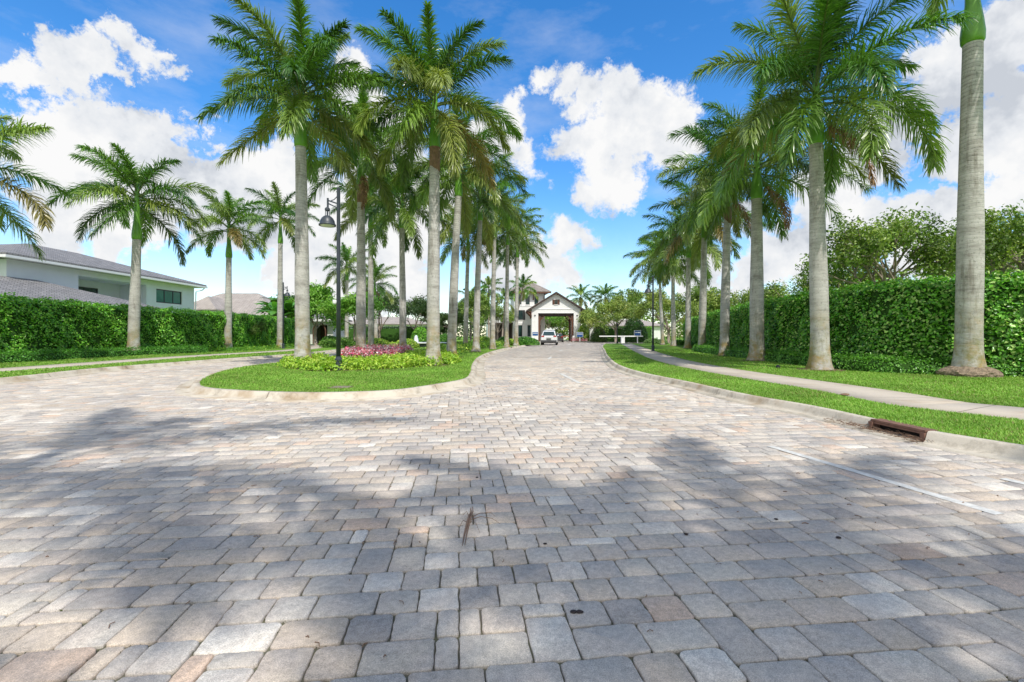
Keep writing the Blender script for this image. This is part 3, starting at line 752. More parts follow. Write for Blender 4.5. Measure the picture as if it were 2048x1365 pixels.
# island
P_(605, 14.7, 288, 597, .44, 2.95, 201, 'tall palm at the left tip of the island beside the lamp post', IR, nf=25, m=54, dead=0, shaft_len=1.9)
P_(866, 15.0, 293, 868, .42, 3.0, 202, 'tall palm rising from the right end of the lime green bed, brown-ringed', IR, nf=25, m=54, shaft_len=1.9, brown_top=True)
P_(722, 20.5, 372, 723, .42, 3.10, 203, 'palm behind the pink flowers with shaggy brown sheath', IR, nf=24, m=44, brown_top=True, dead=1)
P_(806, 26, 455, 803, .38, 3.20, 204, 'slim palm between the flower bed and the small fountain', IR, nf=24, m=40)
P_(903, 20.5, 392, 917, .40, 3.00, 205, 'grey palm leaning right, just beyond the tall palm with the brown ring', IR, nf=24, m=44)
P_(931, 36, 500, 936, .36, 3.20, 206, 'thin pale palm standing behind the leaning grey palm', IR, nf=23, m=32)
P_(952, 27.5, 440, 960, .38, 3.25, 207, 'palm with rusty foot, fourth from the gateway on the island', IR, nf=24, m=38)
P_(985, 33, 475, 989, .36, 3.30, 208, 'palm third from the gateway end of the island', IR, nf=24, m=34)
P_(1013, 38.5, 490, 1015, .36, 3.30, 209, 'palm with a pinkish foot, second from the gateway end of the island', IR, nf=24, m=32)
P_(1032, 44.5, 515, 1035, .38, 3.30, 210, 'last palm of the island, in front of the gatehouse', IR, nf=24, m=30)
P_(742, 31, 455, 742, .38, 2.90, 211, 'palm half hidden behind the shaggy palm of the flower bed', IR, nf=23, m=34)
# left row and beyond
P_(-105, 15.2, 450, -105, .48, 3.30, 301, 'palm beyond the left edge whose fronds hang into view', LR, shaft_len=2.3, nf=20, m=44, old=.1)
P_(267, 22.6, 478, 274, .48, 3.2, 302, 'full-crowned palm before the left hedge and the white house', LR, shaft_len=2.3, nf=21, m=44)
P_(456, 30.0, 515, 459, .44, 2.80, 303, 'palm before the left hedge with long green shaft and a small low frond', LR, shaft_len=2.3, nf=18, m=36)
P_(560, 35.5, 487, 562, .42, 2.80, 304, 'palm at the end of the left hedge beside the far lamp post', LR, shaft_len=2.3, nf=18, m=34)
P_(693, 46, 560, 693, .38, 2.90, 305, 'thin palm behind the round-headed tree across the lane', 'background palms', nf=18, m=28)
P_(752, 52, 590, 750, .40, 3.00, 306, 'far palm with a reddish dead frond above the dark trees', 'background palms', nf=18, m=28, dead=1)
# the palms behind the photographer that shade the paving
for k, (x, y, hh, sd, lb) in enumerate(((4.2, -5.5, 9.0, 401, 'palm on the median behind the viewpoint, casting the central shadow'), (-.6, -4.6, 10.9, 402, 'tall palm on the median behind the viewpoint, casting the left shadow'), (8.2, -6.2, 8.8, 403, 'palm on the verge behind the viewpoint, casting the right shadow'), (3.2, -7.4, 9.0, 404, 'farther palm on the median behind the viewpoint, casting the nearest shadow'))):
    palm(x, y, .45, hh, x, 3.3, sd, lb, 'palms behind the viewpoint', nf=15 if sd != 402 else 9, m=40)

# ------------------------------------------------------------------ other palms and trees
def feather_palm(x, y, h, Lr, seed, label, group=None, lean=0, nf=14, z0=LZ, tr=.11, cat='palm tree'):
    rng = np.random.default_rng(seed); root = thing('slender_palm', label, cat, (x, y, z0), group=group)
    mb = MB(); mb.tube([(0, 0, 0), (lean*.3, 0, h*.4), (lean, 0, h)], [tr*1.3, tr, tr*.8], 10); mb.build('trunk', MT['bark'], root, smooth=True)
    V, Fq, cc = crown(rng, Lr, nf, 24, .07, .5, False); c = np_mesh('crown', V, Fq, MT['frond'], root, col=cc*1.15); c.location = (lean, 0, h)
    return root
BP = 'slender palms by the gatehouse'
feather_palm(-3.6, 72, 8.6, 2.6, 501, 'slender palm left of the gatehouse, its crown over the low wing', BP)
feather_palm(-1.6, 76, 7.2, 2.6, 502, 'shorter slender palm with thin trunk before the gatehouse garage wing', BP, lean=.5)
feather_palm(.2, 74, 9.0, 2.8, 503, 'slender leaning palm with yellow-green crown touching the gatehouse roof', BP, lean=1.6)
feather_palm(-6.2, 70, 7.0, 2.8, 504, 'bushy slender palm seen between the middle island trunks', BP)
feather_palm(13.6, 92, 9.0, 3.6, 505, 'large feathery palm behind the right slope of the gateway roof', BP, nf=18)
feather_palm(17.6, 88, 8.6, 3.4, 506, 'bright feathery palm rising over the oaks right of the gateway', BP, nf=18)
feather_palm(8, 118, 7.5, 3.2, 507, 'palm far behind the gateway roof', BP, nf=16)

def branchy(rng, H, R_, trunk_h, r0, nlimb=6, split=2, tips_per=3):
    """returns branch tubes and terminal points"""
    tubes, tips = [], []
    def grow(p, d, L, r, lvl):
        k = 5; pts = [p]; dd = d.copy()
        for i in range(k):
            dd = dd+rng.normal(0, .13, 3)+np.array([0, 0, .05]); dd /= np.linalg.norm(dd); pts.append(pts[-1]+dd*L/k)
        tubes.append((pts, np.linspace(r, r*.55, k+1)))
        if lvl == 0: tips.append(pts[-1]); tips.append(pts[3]); return
        for j in range(tips_per):
            a = rng.normal(0, 1, 3); a -= dd*a.dot(dd); a /= np.linalg.norm(a)
            nd = dd*.8+a*.75; nd /= np.linalg.norm(nd)
            grow(pts[-1-(j % 2)], nd, L*.68, r*.55, lvl-1)
    tubes.append(([(0, 0, -.05), (rng.normal(0, .05), rng.normal(0, .05), trunk_h*.5), (0, 0, trunk_h)], [r0*1.35, r0, r0*.9]))
    for i in range(nlimb):
        az = i*2*PI/nlimb+rng.normal(0, .3); el = R(rng.uniform(25, 85)); d = np.array([math.cos(az)*math.cos(el), math.sin(az)*math.cos(el), math.sin(el)])
        L = (H-trunk_h)*.42; grow(np.array([0, 0, trunk_h*(.8+.2*rng.random())]), d, L*(.85+.3*rng.random()), r0*.55, split)
    return tubes, np.array(tips)
def tree(name, x, y, H, R_, trunk_h, r0, seed, label, cols, leaf=.14, nleaf=9000, cat='tree', group=None, clump=.55, z0=LZ, nlimb=6, split=2, proto=None, flatcl=.75):
    rng = np.random.default_rng(seed)
    root = thing(name, label, cat, (x, y, z0), group=group)
    tubes, tips = branchy(rng, H, R_, trunk_h, r0, nlimb, split)
    sc = np.array([R_/max(.1, np.percentile(np.hypot(tips[:, 0], tips[:, 1]), 92)), 0, (H-clump-trunk_h)/(tips[:, 2].max()-trunk_h)])
    def wp(p):
        p = np.array(p, float); q = p.copy(); w = np.clip((p[..., 2]-trunk_h)/1.0, 0, 1)
        f = 1+(sc[0]-1)*w; q[..., 0] *= f; q[..., 1] *= f; q[..., 2] = np.where(p[..., 2] > trunk_h, trunk_h+(p[..., 2]-trunk_h)*sc[2], p[..., 2]); return q
    mb = MB()
    for pts, rad in tubes: mb.tube(wp(np.array(pts)), rad, 7)
    mb.build('trunk', MT['bark'], root, smooth=True)
    T = wp(tips); n = nleaf; i = rng.integers(0, len(T), n); cs = clump*(.6+.8*rng.random(len(T)))
    off = rng.normal(0, 1, (n, 3)); off /= np.linalg.norm(off, axis=1)[:, None]; off *= (rng.random(n)**.5)[:, None]*cs[i][:, None]; off[:, 2] *= flatcl
    A = T[i]+off; Nn = off/(np.linalg.norm(off, axis=1)[:, None]+1e-6)+np.array([0, 0, .6])
    V, Fc = leaf_geo(A, Nn, np.full(n, leaf), rng, .5, .5)
    cl = np.array(cols)[rng.choice(len(cols), len(T))][i]*(1+rng.normal(0, .2, (n, 1)))
    np_mesh('crown', V, Fc, MT['leaf'], root, col=np.repeat(np.clip(cl, .005, .8), 4, 0))
    return root
OAK = [(.16, .27, .045), (.21, .34, .06), (.10, .17, .035), (.32, .43, .10)]
YOAK = [(.26, .37, .07), (.32, .42, .09), (.15, .24, .045), (.40, .46, .13)]
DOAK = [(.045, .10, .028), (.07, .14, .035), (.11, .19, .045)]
BRT = [(.16, .38, .04), (.22, .47, .06), (.10, .26, .03), (.3, .52, .09)]
OB = 'oak trees beyond the tall right hedge'
for k, (x, y, H, R_, lb) in enumerate((
        (20.5, 19.5, 6.7, 3.0, 'leafy oak beyond the hedge at the right edge of the view'),
        (16.0, 20, 6.4, 2.6, 'oak beyond the hedge just left of the nearest palm trunk'),
        (17.8, 25, 5.7, 2.4, 'open-crowned oak beyond the hedge between the two nearest right palms'),
        (18.6, 33, 4.9, 2.2, 'small oak peeping over the hedge right of the third right palm'),
        (26, 26, 6.2, 3.0, 'oak farther back beyond the hedge at the right'))):
    tree('oak_tree', x, y, H, R_, 2.0, .16, 600+k, lb, OAK, leaf=.15, nleaf=[14000, 11000, 7000, 5000, 6000][k], group=OB, clump=.52, flatcl=1.1, nlimb=9)
OG = 'oak trees between the gateway and the right palm row'
for k, (x, y, H, R_, lb, cl) in enumerate((
        (20.2, 60, 7.6, 4.2, 'spreading oak with pale branching trunk right of the dark lamp post', YOAK),
        (15.6, 70, 7.4, 3.9, 'light yellow-green oak above the white barrier arms', YOAK),
        (13.9, 82, 6.3, 2.8, 'small light green oak close to the right pier of the gateway', YOAK),
        (19.0, 76, 9.3, 3.6, 'taller darker oak behind the light yellow-green oak', OAK),
        (26.0, 64, 8.2, 4.0, 'oak behind the far palms of the right row', OAK),
        (24.5, 50, 6.4, 3.0, 'oak behind the end of the tall right hedge', YOAK))):
    tree('oak_tree', x, y, H, R_, 1.9, .17, 620+k, lb, cl, leaf=.26, nleaf=9000, group=OG, clump=.85)
DG = 'dark trees behind the fountain'
for k, (x, y, H, R_, lb) in enumerate((
        (-17.4, 61, 7.6, 3.2, 'dark tree with forked trunk behind the round-headed tree'),
        (-13.3, 64, 7.0, 2.7, 'dark airy tree left of the tall palm with brown ring'),
        (-9.0, 68, 5.8, 2.5, 'dark tree between the two nearest right-hand island trunks'),
        (-5.0, 66, 7.6, 2.4, 'dense green tree seen between the middle island trunks'),
        (-2.6, 84, 7.0, 3.0, 'dense dark tree left of the gatehouse'))):
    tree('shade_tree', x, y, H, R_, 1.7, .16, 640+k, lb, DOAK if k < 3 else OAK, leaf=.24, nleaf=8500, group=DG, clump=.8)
tree('round_headed_tree', -13.5, 40, 5.1, 2.1, 2.0, .08, 660, 'round-headed bright green tree on a thin trunk behind the lamp post', BRT, leaf=.2, nleaf=8500, clump=.75, group='bright green trees by the guard building')
tree('round_headed_tree', -19.4, 46, 6.5, 2.6, 2.0, .12, 661, 'broad bright green tree in front of the dark doorway of the guard building', BRT, leaf=.26, nleaf=9500, clump=.9, group='bright green trees by the guard building')
tree('round_headed_tree', -22.8, 47.5, 5.6, 2.1, 1.9, .10, 662, 'darker green tree over the left part of the guard building', [(.05, .15, .02), (.09, .22, .03)], leaf=.24, nleaf=6500, clump=.85, group='bright green trees by the guard building')
tree('shrub', -19.0, 33.5, 2.3, 1.15, .9, .05, 663, 'small round shrub with bare slanting stems before the left hedge', [(.12, .2, .04), (.17, .26, .05), (.08, .14, .03)], leaf=.10, nleaf=4500, clump=.34, cat='shrub', nlimb=5)
for k, (x, y, H, lb) in enumerate(((8.5, 106, 7.5, 'green tree seen through the gateway opening'), (11.5, 112, 8, 'darker tree seen at the right of the gateway opening'), (4.5, 108, 8, 'tree seen at the left of the gateway opening'))):
    tree('shade_tree', x, y, H, 4, 2, .2, 670+k, lb, BRT if k == 0 else OAK, leaf=.34, nleaf=5000, clump=1.1, group='trees beyond the gateway')
# distant belt of trees closing the horizon
def belt(name, x0, x1, y, hmin, hmax, seed, label, cols):
    rng = np.random.default_rng(seed); n = int(abs(x1-x0)*120); x = rng.random(n)*(x1-x0)+x0
    top = hmin+(hmax-hmin)*(.5+.28*np.sin(x*.31+seed)+.22*np.sin(x*.83+seed*2)); z = top*rng.random(n)**.75
    A = np.column_stack([x, y+rng.normal(0, 1.6, n), z]); V, Fc = leaf_geo(A, np.tile([[0, -.6, .8]], (n, 1)), np.full(n, .62), rng, .5, .6)
    o = np_mesh(name, V, Fc, MT['leaf'], col=leaf_cols(n, rng, cols, jit=.2)); tag(o, label, 'trees', kind='stuff')
belt('distant_trees', -75, -4, 112, 3.5, 6, 3, 'distant line of trees far behind the island', DOAK)
belt('distant_trees', 10, 95, 108, 3.5, 7, 4, 'distant line of trees far behind the right hedge', OAK)
# broad-leaved banana-like plant left of the guard building
def banana(x, y, H, seed, label, group):
    rng = np.random.default_rng(seed); root = thing('banana_plant', label, 'plant', (x, y, LZ), group=group)
    mb = MB(); Vs, Fs, Cs = [], [], []; b = 0
    for st in range(4):
        sx, sy, sh = rng.normal(0, .5), rng.normal(0, .4), H*(.55+.15*rng.random())
        mb.tube([(sx*.5, sy*.5, 0), (sx, sy, sh)], [.12, .07], 8)
        for k in range(8):
            az = k*2.4+rng.random(); e0 = R(rng.uniform(25, 80)); L = H*.38; m = 10
            s = np.linspace(0, 1, m); th = e0-R(75)*s; r = np.cumsum(np.cos(th))*L/m; z = np.cumsum(np.sin(th))*L/m
            w = .34*np.sin(PI*np.clip(.08+.9*s, 0, 1))**.6
            c_, s_ = math.cos(az), math.sin(az)
            P0 = np.stack([sx+r*c_, sy+r*s_, sh+z], 1); W = np.array([-s_, c_, 0])*w[:, None]
            V = np.stack([P0-W-np.array([0, 0, .1])*w[:, None]*2, P0, P0+W-np.array([0, 0, .1])*w[:, None]*2], 1).reshape(-1, 3)
            i = np.arange(m*3).reshape(m, 3); Fq = np.concatenate([np.stack([i[:-1, j], i[:-1, j+1], i[1:, j+1], i[1:, j]], -1) for j in (0, 1)])
            Vs.append(V); Fs.append(Fq+b); b += len(V); Cs.append(np.tile(np.array([[.12, .32, .05]])*(1+rng.normal(0, .3)), (len(V), 1)))
    mb.build('stem', MT['stem'], root, smooth=True)
    np_mesh('foliage', np.concatenate(Vs), np.concatenate(Fs), MT['leaf'], root, col=np.clip(np.concatenate(Cs), .01, .5))
for k, (x, y, H, lb) in enumerate(((-23.6, 47, 5.6, 'broad-leaved banana plant beyond the end of the left hedge'), (-21.3, 44, 4.9, 'shorter banana plant close to the far lamp post'), (-25.0, 50, 5.4, 'banana plant next to the beige roof'))):
    banana(x, y, H, 700+k, lb, 'banana plants behind the left hedge')
# rounded shrubs and topiary
def ball(name, x, y, rx, rz, seed, label, cols, leaf=.09, n=1500, cat='shrub', group=None, cone=False):
    rng = np.random.default_rng(seed); root = thing(name, label, cat, (x, y, LZ), group=group)
    d = rng.normal(0, 1, (n, 3)); d[:, 2] = np.abs(d[:, 2]); d /= np.linalg.norm(d, axis=1)[:, None]
    if cone: rr = (1-d[:, 2]**2*.5)
    A = d*np.array([rx, rx, rz])*(.93+.12*rng.random((n, 1))); V, Fc = leaf_geo(A, d, np.full(n, leaf), rng, .45, .55)
    np_mesh('foliage', V, Fc, MT['hedge'], root, col=leaf_cols(n, rng, cols))
    mb = MB(); mb.lathe([(rx*.86*math.cos(a), rz*.9*math.sin(a)) for a in np.linspace(0, 1.5, 7)], n=14); mb.build('inner_core', MT['core'], root, smooth=True)  # solid dark green core inside the leaf shell
    return root
LIM = [(.34, .55, .05), (.48, .66, .08), (.20, .42, .04), (.60, .70, .14)]
MGR = [(.11, .32, .035), (.18, .42, .05), (.06, .2, .025)]
SG = 'rounded shrubs along the back of the island'
for k, (u, v, rx, rz, cl, lb) in enumerate((
        (1009, 682, .9, .85, MGR, 'round dark green shrub between the palm third and second from the gateway'),
        (968, 683, .9, .9, LIM, 'bright round shrub right of the palm with rusty foot'),
        (1050, 681, 1.2, .85, MGR, 'broad green shrub in front of the gatehouse'),
        (1062, 683, .9, .7, MGR, 'green shrub beside the small left sign'),
        (1022, 686, .8, .6, LIM, 'lime shrub before the last island palm'),
        (890, 683, .8, 1.1, MGR, 'dark rounded shrub behind the fountain'))):
    x, y = XU(u, 50-k*0.8), 50-k*.8
    ball('shrub', x, y, rx, rz, 720+k, lb, cl, .12, 1400, group=SG)
ball('topiary', -12.2, 62, 1.3, 2.1, 730, 'tall rounded clipped bush before the dark far hedge', FIC, .16, 1800, cat='topiary')
ball('topiary', 17.6, 67, 1.9, 3.4, 731, 'large dark conical bush right of the barrier', DRK, .2, 3000, cat='topiary')
ball('topiary', 13.4, 72, 1.25, 2.3, 732, 'brown-green clipped bush behind the barrier post', [(.09, .12, .03), (.06, .1, .02)], .16, 1700, cat='topiary')
ball('shrub', 12.9, 83.5, 1.3, 2.9, 733, 'light green bush right of the gateway pier', LIM, .2, 2000)
ball('shrub', -16.2, 41.5, .9, .95, 734, 'dark round shrub beside the far lamp post', MGR, .12, 1200)
ball('shrub', -10.9, 37.5, 1.1, .75, 735, 'bright clipped shrub behind the pink flowers', LIM, .11, 1500)
ball('shrub', -8.3, 36.5, 1.0, .7, 736, 'lime clipped shrub left of the fountain', LIM, .11, 1500)
WS = 'low shrubs at the foot of the far right palms'
for k, (u, Y) in enumerate(((1300, 58), (1322, 54), (1358, 47), (1392, 37), (1425, 28))):
    ball('shrub', XU(u, Y), Y, .8, .55, 740+k, ['low pale shrub behind the dark right lamp post', 'low whitish-green shrub left of the seventh right palm', 'low shrub between the sixth and seventh right palms', 'low shrub between the fifth and sixth right palms', 'low shrub between the fourth and fifth right palms'][k], MGR if k > 1 else [(.25, .36, .14), (.15, .28, .06)], .09, 1100, group=WS)

# ------------------------------------------------------------------ planting beds on the island
def bed_plants(name, poly, dens, hgt, leaf, cols, seed, label, cat, mat='leaf', clump=.22, z0=LZ, up=.8, flat_=.45, wts=None):
    rng = np.random.default_rng(seed); c = sample_poly(poly, 1/(clump*.62)**2, rng); m = len(c)
    k = max(6, int(dens/len(c)*abs(area(poly))))
    r = clump*(.75+.5*rng.random(m)); hh = hgt*(.72+.5*rng.random(m))
    d = rng.normal(0, 1, (m, k, 3)); d[..., 2] = np.abs(d[..., 2])*.9+.1; d /= np.linalg.norm(d, axis=-1)[..., None]
    sc = np.stack([r, r, hh], -1)[:, None]*(.7+.35*rng.random((m, k, 1)))
    A = d*sc; A[..., :2] += c[:, None]; A[..., 2] += z0
    A = A.reshape(-1, 3); d = d.reshape(-1, 3)
    V, Fc = leaf_geo(A, d+np.array([0, 0, up]), np.full(len(A), leaf), rng, flat_, .5, droop=.4)
    cc = np.array(cols)[rng.choice(len(cols), m, p=wts)]; cc = np.repeat(cc, k, 0)*(1+rng.normal(0, .2, (m*k, 1)))
    alt = np.array(cols)[rng.choice(len(cols), m*k, p=wts)]; w = rng.random((m*k, 1))*.7; cc = cc*(1-w)+alt*w
    o = np_mesh(name, V, Fc, MT[mat], col=np.repeat(np.clip(cc, .01, .85), 4, 0)); tag(o, label, cat, kind='stuff'); print(name, len(A))
def area(p): p = np.array(p); x, y = p[:, 0], p[:, 1]; return .5*np.sum(x*np.roll(y, -1)-y*np.roll(x, -1))
lime_poly = smooth_path([(-7.7, 16.9), (-7.3, 14.9), (-6.05, 13.0), (-5.1, 12.35), (-4.2, 12.6), (-3.2, 13.5), (-2.25, 14.9), (-1.95, 16.4), (-2.6, 19), (-3.3, 22), (-4.3, 21.5), (-4.35, 18), (-4.6, 16), (-5.4, 15.3), (-6.6, 16.2), (-7.3, 18)], .3, True)
flower_poly = smooth_path([(-5.9, 16.2), (-5.1, 15.8), (-4.45, 17.3), (-4.7, 21), (-5.4, 24.5), (-6.8, 25.5), (-7.5, 22), (-6.8, 18.8)], .3, True)
back_poly = smooth_path([(-2.9, 20), (-3.0, 24), (-2.9, 28), (-2.2, 35), (-.9, 44), (.6, 52), (1.2, 58), (-3, 60), (-5, 46), (-4.8, 34), (-4.7, 26), (-3.6, 22)], .5, True)
tag(flat('planting_soil', lime_poly, LZ+.015, MT['soil']), kind='structure')
tag(flat('planting_soil', flower_poly, LZ+.019, MT['soil']), kind='structure')
tag(flat('planting_soil', back_poly, LZ+.024, MT['soil']), kind='structure')
bed_plants('ground_cover', lime_poly, 1250, .30, .095, LIM, 801, 'lime green leafy ground cover on the island around the lamp post and flowers', 'ground cover', clump=.2, wts=[.35, .3, .2, .15])
bed_plants('flower_leaves', flower_poly, 500, .34, .08, [(.04, .10, .02), (.06, .14, .025)], 802, 'dark leaves beneath the pink and white flowers', 'ground cover', clump=.2)
bed_plants('flowers', flower_poly, 1000, .47, .085, [(.88, .06, .22), (.95, .28, .42), (.95, .66, .72), (.94, .92, .90), (.85, .05, .07)], 803, 'mass of pink, red and white bedding flowers on the island', 'flowers', 'petal', clump=.16, up=1.6, wts=[.20, .25, .26, .18, .11])
bed_plants('ground_cover', back_poly, 260, .40, .13, LIM+MGR, 804, 'mixed lime and dark green ground cover along the back of the island', 'ground cover', clump=.42)
bed_plants('ground_cover', smooth_path([(-13.5, 41), (-9.5, 39.5), (-8.6, 46), (-13, 50)], .5, True), 160, .3, .14, LIM, 805, 'bright ground cover around the far fountain', 'ground cover', clump=.4)
bed_plants('flowers', smooth_path([(10.6, 80.5), (12.9, 80.3), (12.8, 82.2), (10.8, 82.4)], .4, True), 260, .55, .12, [(.62, .06, .14), (.75, .3, .36), (.8, .6, .6)], 806, 'pink flowers at the foot of the right gateway pier', 'flowers', 'petal', clump=.3, up=1.5)
bed_plants('ground_cover', smooth_path([(-19.0, 26.8), (-18.2, 29), (-18.4, 34), (-19.4, 40), (-18.3, 41), (-17.3, 34), (-16.9, 27)], .5, True), 220, .28, .1, MGR+LIM[:1], 807, 'low green plants at the foot of the left row of palms', 'ground cover', clump=.3)

# lawns' grass
grass('grass', lawnR, 11, [lambda p: in_strip(p, WRN, 1, 1.25), lambda p: inpoly(p, np.vstack([smooth_path(low_r, .5), [(60, 40), (60, 5)]]))], 'short bright grass of the right verge beside the sidewalk', xlim=(2, 16))
grass('grass', IS, 12, [lambda p: inpoly(p, lime_poly), lambda p: inpoly(p, flower_poly), lambda p: inpoly(p, back_poly)], 'short green grass at the front of the island')
grass('grass', lawnL, 13, [lambda p: in_strip(p, WLN, -1, 1.35)], 'short grass of the left verge beside the sidewalk', xlim=(-18, -9))

# ------------------------------------------------------------------ street lamps
def lamp(x, y, h, side, rz, label, camera=False):
    t = thing('street_lamp', label, 'street lamp', (x, y, LZ-.01), rz, 'dark grey street lamps')
    mb = MB(); mb.lathe([(.105, 0), (.105, .05), (.088, .07), (.085, .27), (.10, .29), (.10, .34), (.075, .36), (.07, .40)], n=20); mb.build('base', MT['lampmetal'], t, smooth=False)
    mb = MB(); mb.lathe([(.062, .38), (.050, h*.6), (.045, h), (.048, h+.01), (.02, h+.03)], n=16); mb.build('pole', MT['lampmetal'], t, smooth=True)
    s = side; za = h-.42
    mb = MB(); mb.beam((0, 0, za), (s*.29, 0, za+.10), .03, .035); mb.beam((0, 0, za-.12), (s*.29, 0, za+.02), .03, .03)
    mb.tube([(0, 0, za+.33), (s*.04, 0, za+.2), (s*.12, 0, za+.12), (s*.2, 0, za+.09)], .012, 6)
    mb.box((s*.29-.02, -.02, za-.14), (s*.29+.02, .02, za+.16)); mb.build('arm', MT['lampmetal'], t)
    c = (s*.30, 0)
    mb = MB(); zt = za-.12
    mb.lathe([(.03, zt+.03), (.065, zt), (.07, zt-.05), (.05, zt-.07)], c, 16)
    for k in range(4): a = k*PI/2+.4; mb.tube([(c[0]+.045*math.cos(a), .045*math.sin(a), zt-.06), (c[0]+.055*math.cos(a), .055*math.sin(a), zt-.22)], .01, 5)
    mb.lathe([(.02, zt-.05), (.025, zt-.24)], c, 8)
    mb.build('lamp_neck', MT['lampmetal'], t)
    zb = zt-.20
    mb = MB(); mb.lathe([(.06, zb), (.10, zb-.02), (.15, zb-.07), (.185, zb-.14), (.20, zb-.22), (.225, zb-.235), (.225, zb-.27), (.205, zb-.27), (.19, zb-.22)], c, 24); sh = mb.build('lamp_shade', MT['lampmetal'], t, smooth=True)
    mb = MB(); mb.lathe([(.19, zb-.255), (.19, zb-.262), (.14, zb-.285), (.05, zb-.295)], c, 20); mb.build('diffuser', MT['glassw'], sh, smooth=True)
    if camera:
        mb = MB(); zc = ZH(603, 12.4)-LZ; mb.beam((0, 0, zc), (-.09, -.03, zc), .04, .04); mb.lathe([(.045, zc+.06), (.055, zc+.02), (.05, zc-.03), (.03, zc-.06)], (-.09, -.04), 14)
        mb.build('security_camera', MT['trim'], t, smooth=False)
    return t
lamp(XU(677, 12.6), 12.6, 4.95, -1, 0, 'nearest street lamp, dark grey with bell shade, in the lime green bed of the island', True)
lamp(XU(566.5, 34.5), 34.5, 4.9, 1, 0, 'far street lamp beside the last palm of the left row')
lamp(XU(1306, 28.5), 28.5, 4.6, -1, 0, 'right-hand street lamp at the edge of the sidewalk before the oaks')
t = thing('post', 'short dark post at the far end of the right verge', 'post', (12.9, 57, LZ)); MB().lathe([(.12, 0), (.10, .3), (.065, .34), (.06, 2.5), (.07, 2.55), (.02, 2.62)], n=12).build('pole', MT['black'], t); MB().box((-.12, -.03, 2.05), (.12, .03, 2.4)).build('sign_plate', MT['black'], t)

# ------------------------------------------------------------------ storm inlet in the right kerb
pA, pB = np.array(RK[i0]), np.array(RK[i1]); dv = pB-pA; Ld = float(np.linalg.norm(dv)); ang = math.atan2(dv[1], dv[0])
t = thing('storm_drain', 'rusty iron storm drain inlet set in the right kerb, with brown needles in its mouth', 'storm drain', (float(pA[0]), float(pA[1]), 0), ang)
# local x runs along the kerb, +y is the road side (path left) 
mb = MB(); mb.box((.03, .006, -.03), (Ld-.03, .014, LZ-.02)); mb.build('mouth_shade_panel', MT['darkvoid'], t)  # near-black sheet added for the shade in the open inlet mouth
MB().box((-.01, -.05, LZ-.008), (Ld+.01, .09, LZ+.018)).build('top_plate', MT['rust'], t, bevel=.005)
mb = MB(); mb.box((-.02, -.10, -.05), (.03, .11, LZ-.010)); mb.box((Ld-.03, -.10, -.05), (Ld+.02, .11, LZ-.010)); mb.box((.03, .075, LZ-.028), (Ld-.03, .088, LZ-.010)); mb.build('frame', MT['rust'], t)
mb = MB(); mb.box((.03, -.5, -.6), (Ld-.03, -.1, -.55)); mb.box((.03, -.52, -.6), (Ld-.03, -.5, LZ-.02)); mb.box((.03, -.5, LZ-.10), (Ld-.03, -.10, LZ-.02)); mb.box((.03, -.11, -.5), (Ld-.03, -.10, LZ-.02)); mb.build('chamber', MT['darkvoid'], t)
rg = random.Random(8); mb = MB()
for k in range(170):
    x, y = rg.uniform(-.15, Ld+.55)*rg.uniform(.6, 1), rg.uniform(.06, .30)
    a = rg.gauss(0, .5); l_ = rg.uniform(.04, .13); z = .016+rg.uniform(0, .025)
    mb.tube([(x, y, z), (x+math.cos(a)*l_/2, y+math.sin(a)*l_/2, z+rg.uniform(0, .015)), (x+math.cos(a)*l_, y+math.sin(a)*l_, z)], .0022, 4)
o = mb.build('dry_needles', MT['dry']); o.location = (float(pA[0]), float(pA[1]), 0); o.rotation_euler = (0, 0, ang); tag(o, 'brown dry needles washed up at the storm drain', 'debris', kind='stuff')

# fallen frond on the paving
x, y = G(935, 1055, 0); t = thing('fallen_frond', 'dry brown piece of palm frond lying on the paving in the centre foreground', 'palm frond', (x, y, .004))
def gl(u, v): q = G(u, v, 0); return (q[0]-x, q[1]-y)
mb = MB(); pp = [(925, 1098), (929, 1082), (934, 1062), (938, 1040), (942, 1025), (941, 1014)]
P3 = [(*gl(*p), .012+.02*math.sin(i)) for i, p in enumerate(pp)]
mb.tube(P3, [.002, .005, .007, .006, .005, .002], 7); q2 = [(a+.012, b, c+.004) for a, b, c in P3]; mb.tube(q2, [.002, .004, .005, .004, .003, .0015], 6); mb.build('stalk', MT['dry'], t, smooth=True)
mb = MB()
for pts in (((936, 1050), (926, 1053), (920, 1058)), ((938, 1042), (960, 1037), (982, 1036), (990, 1038)), ((937, 1046), (962, 1044), (985, 1048), (1000, 1053)), ((934, 1060), (944, 1052), (952, 1058), (960, 1072)), ((939, 1040), (933, 1034), (926, 1036))):
    Q = [(*gl(*p), .01+.018*math.sin(PI*i/(len(pts)-1))) for i, p in enumerate(pts)]; mb.tube(Q, np.linspace(.0024, .001, len(Q)), 5)
mb.build('leaflet', MT['dry'], t)
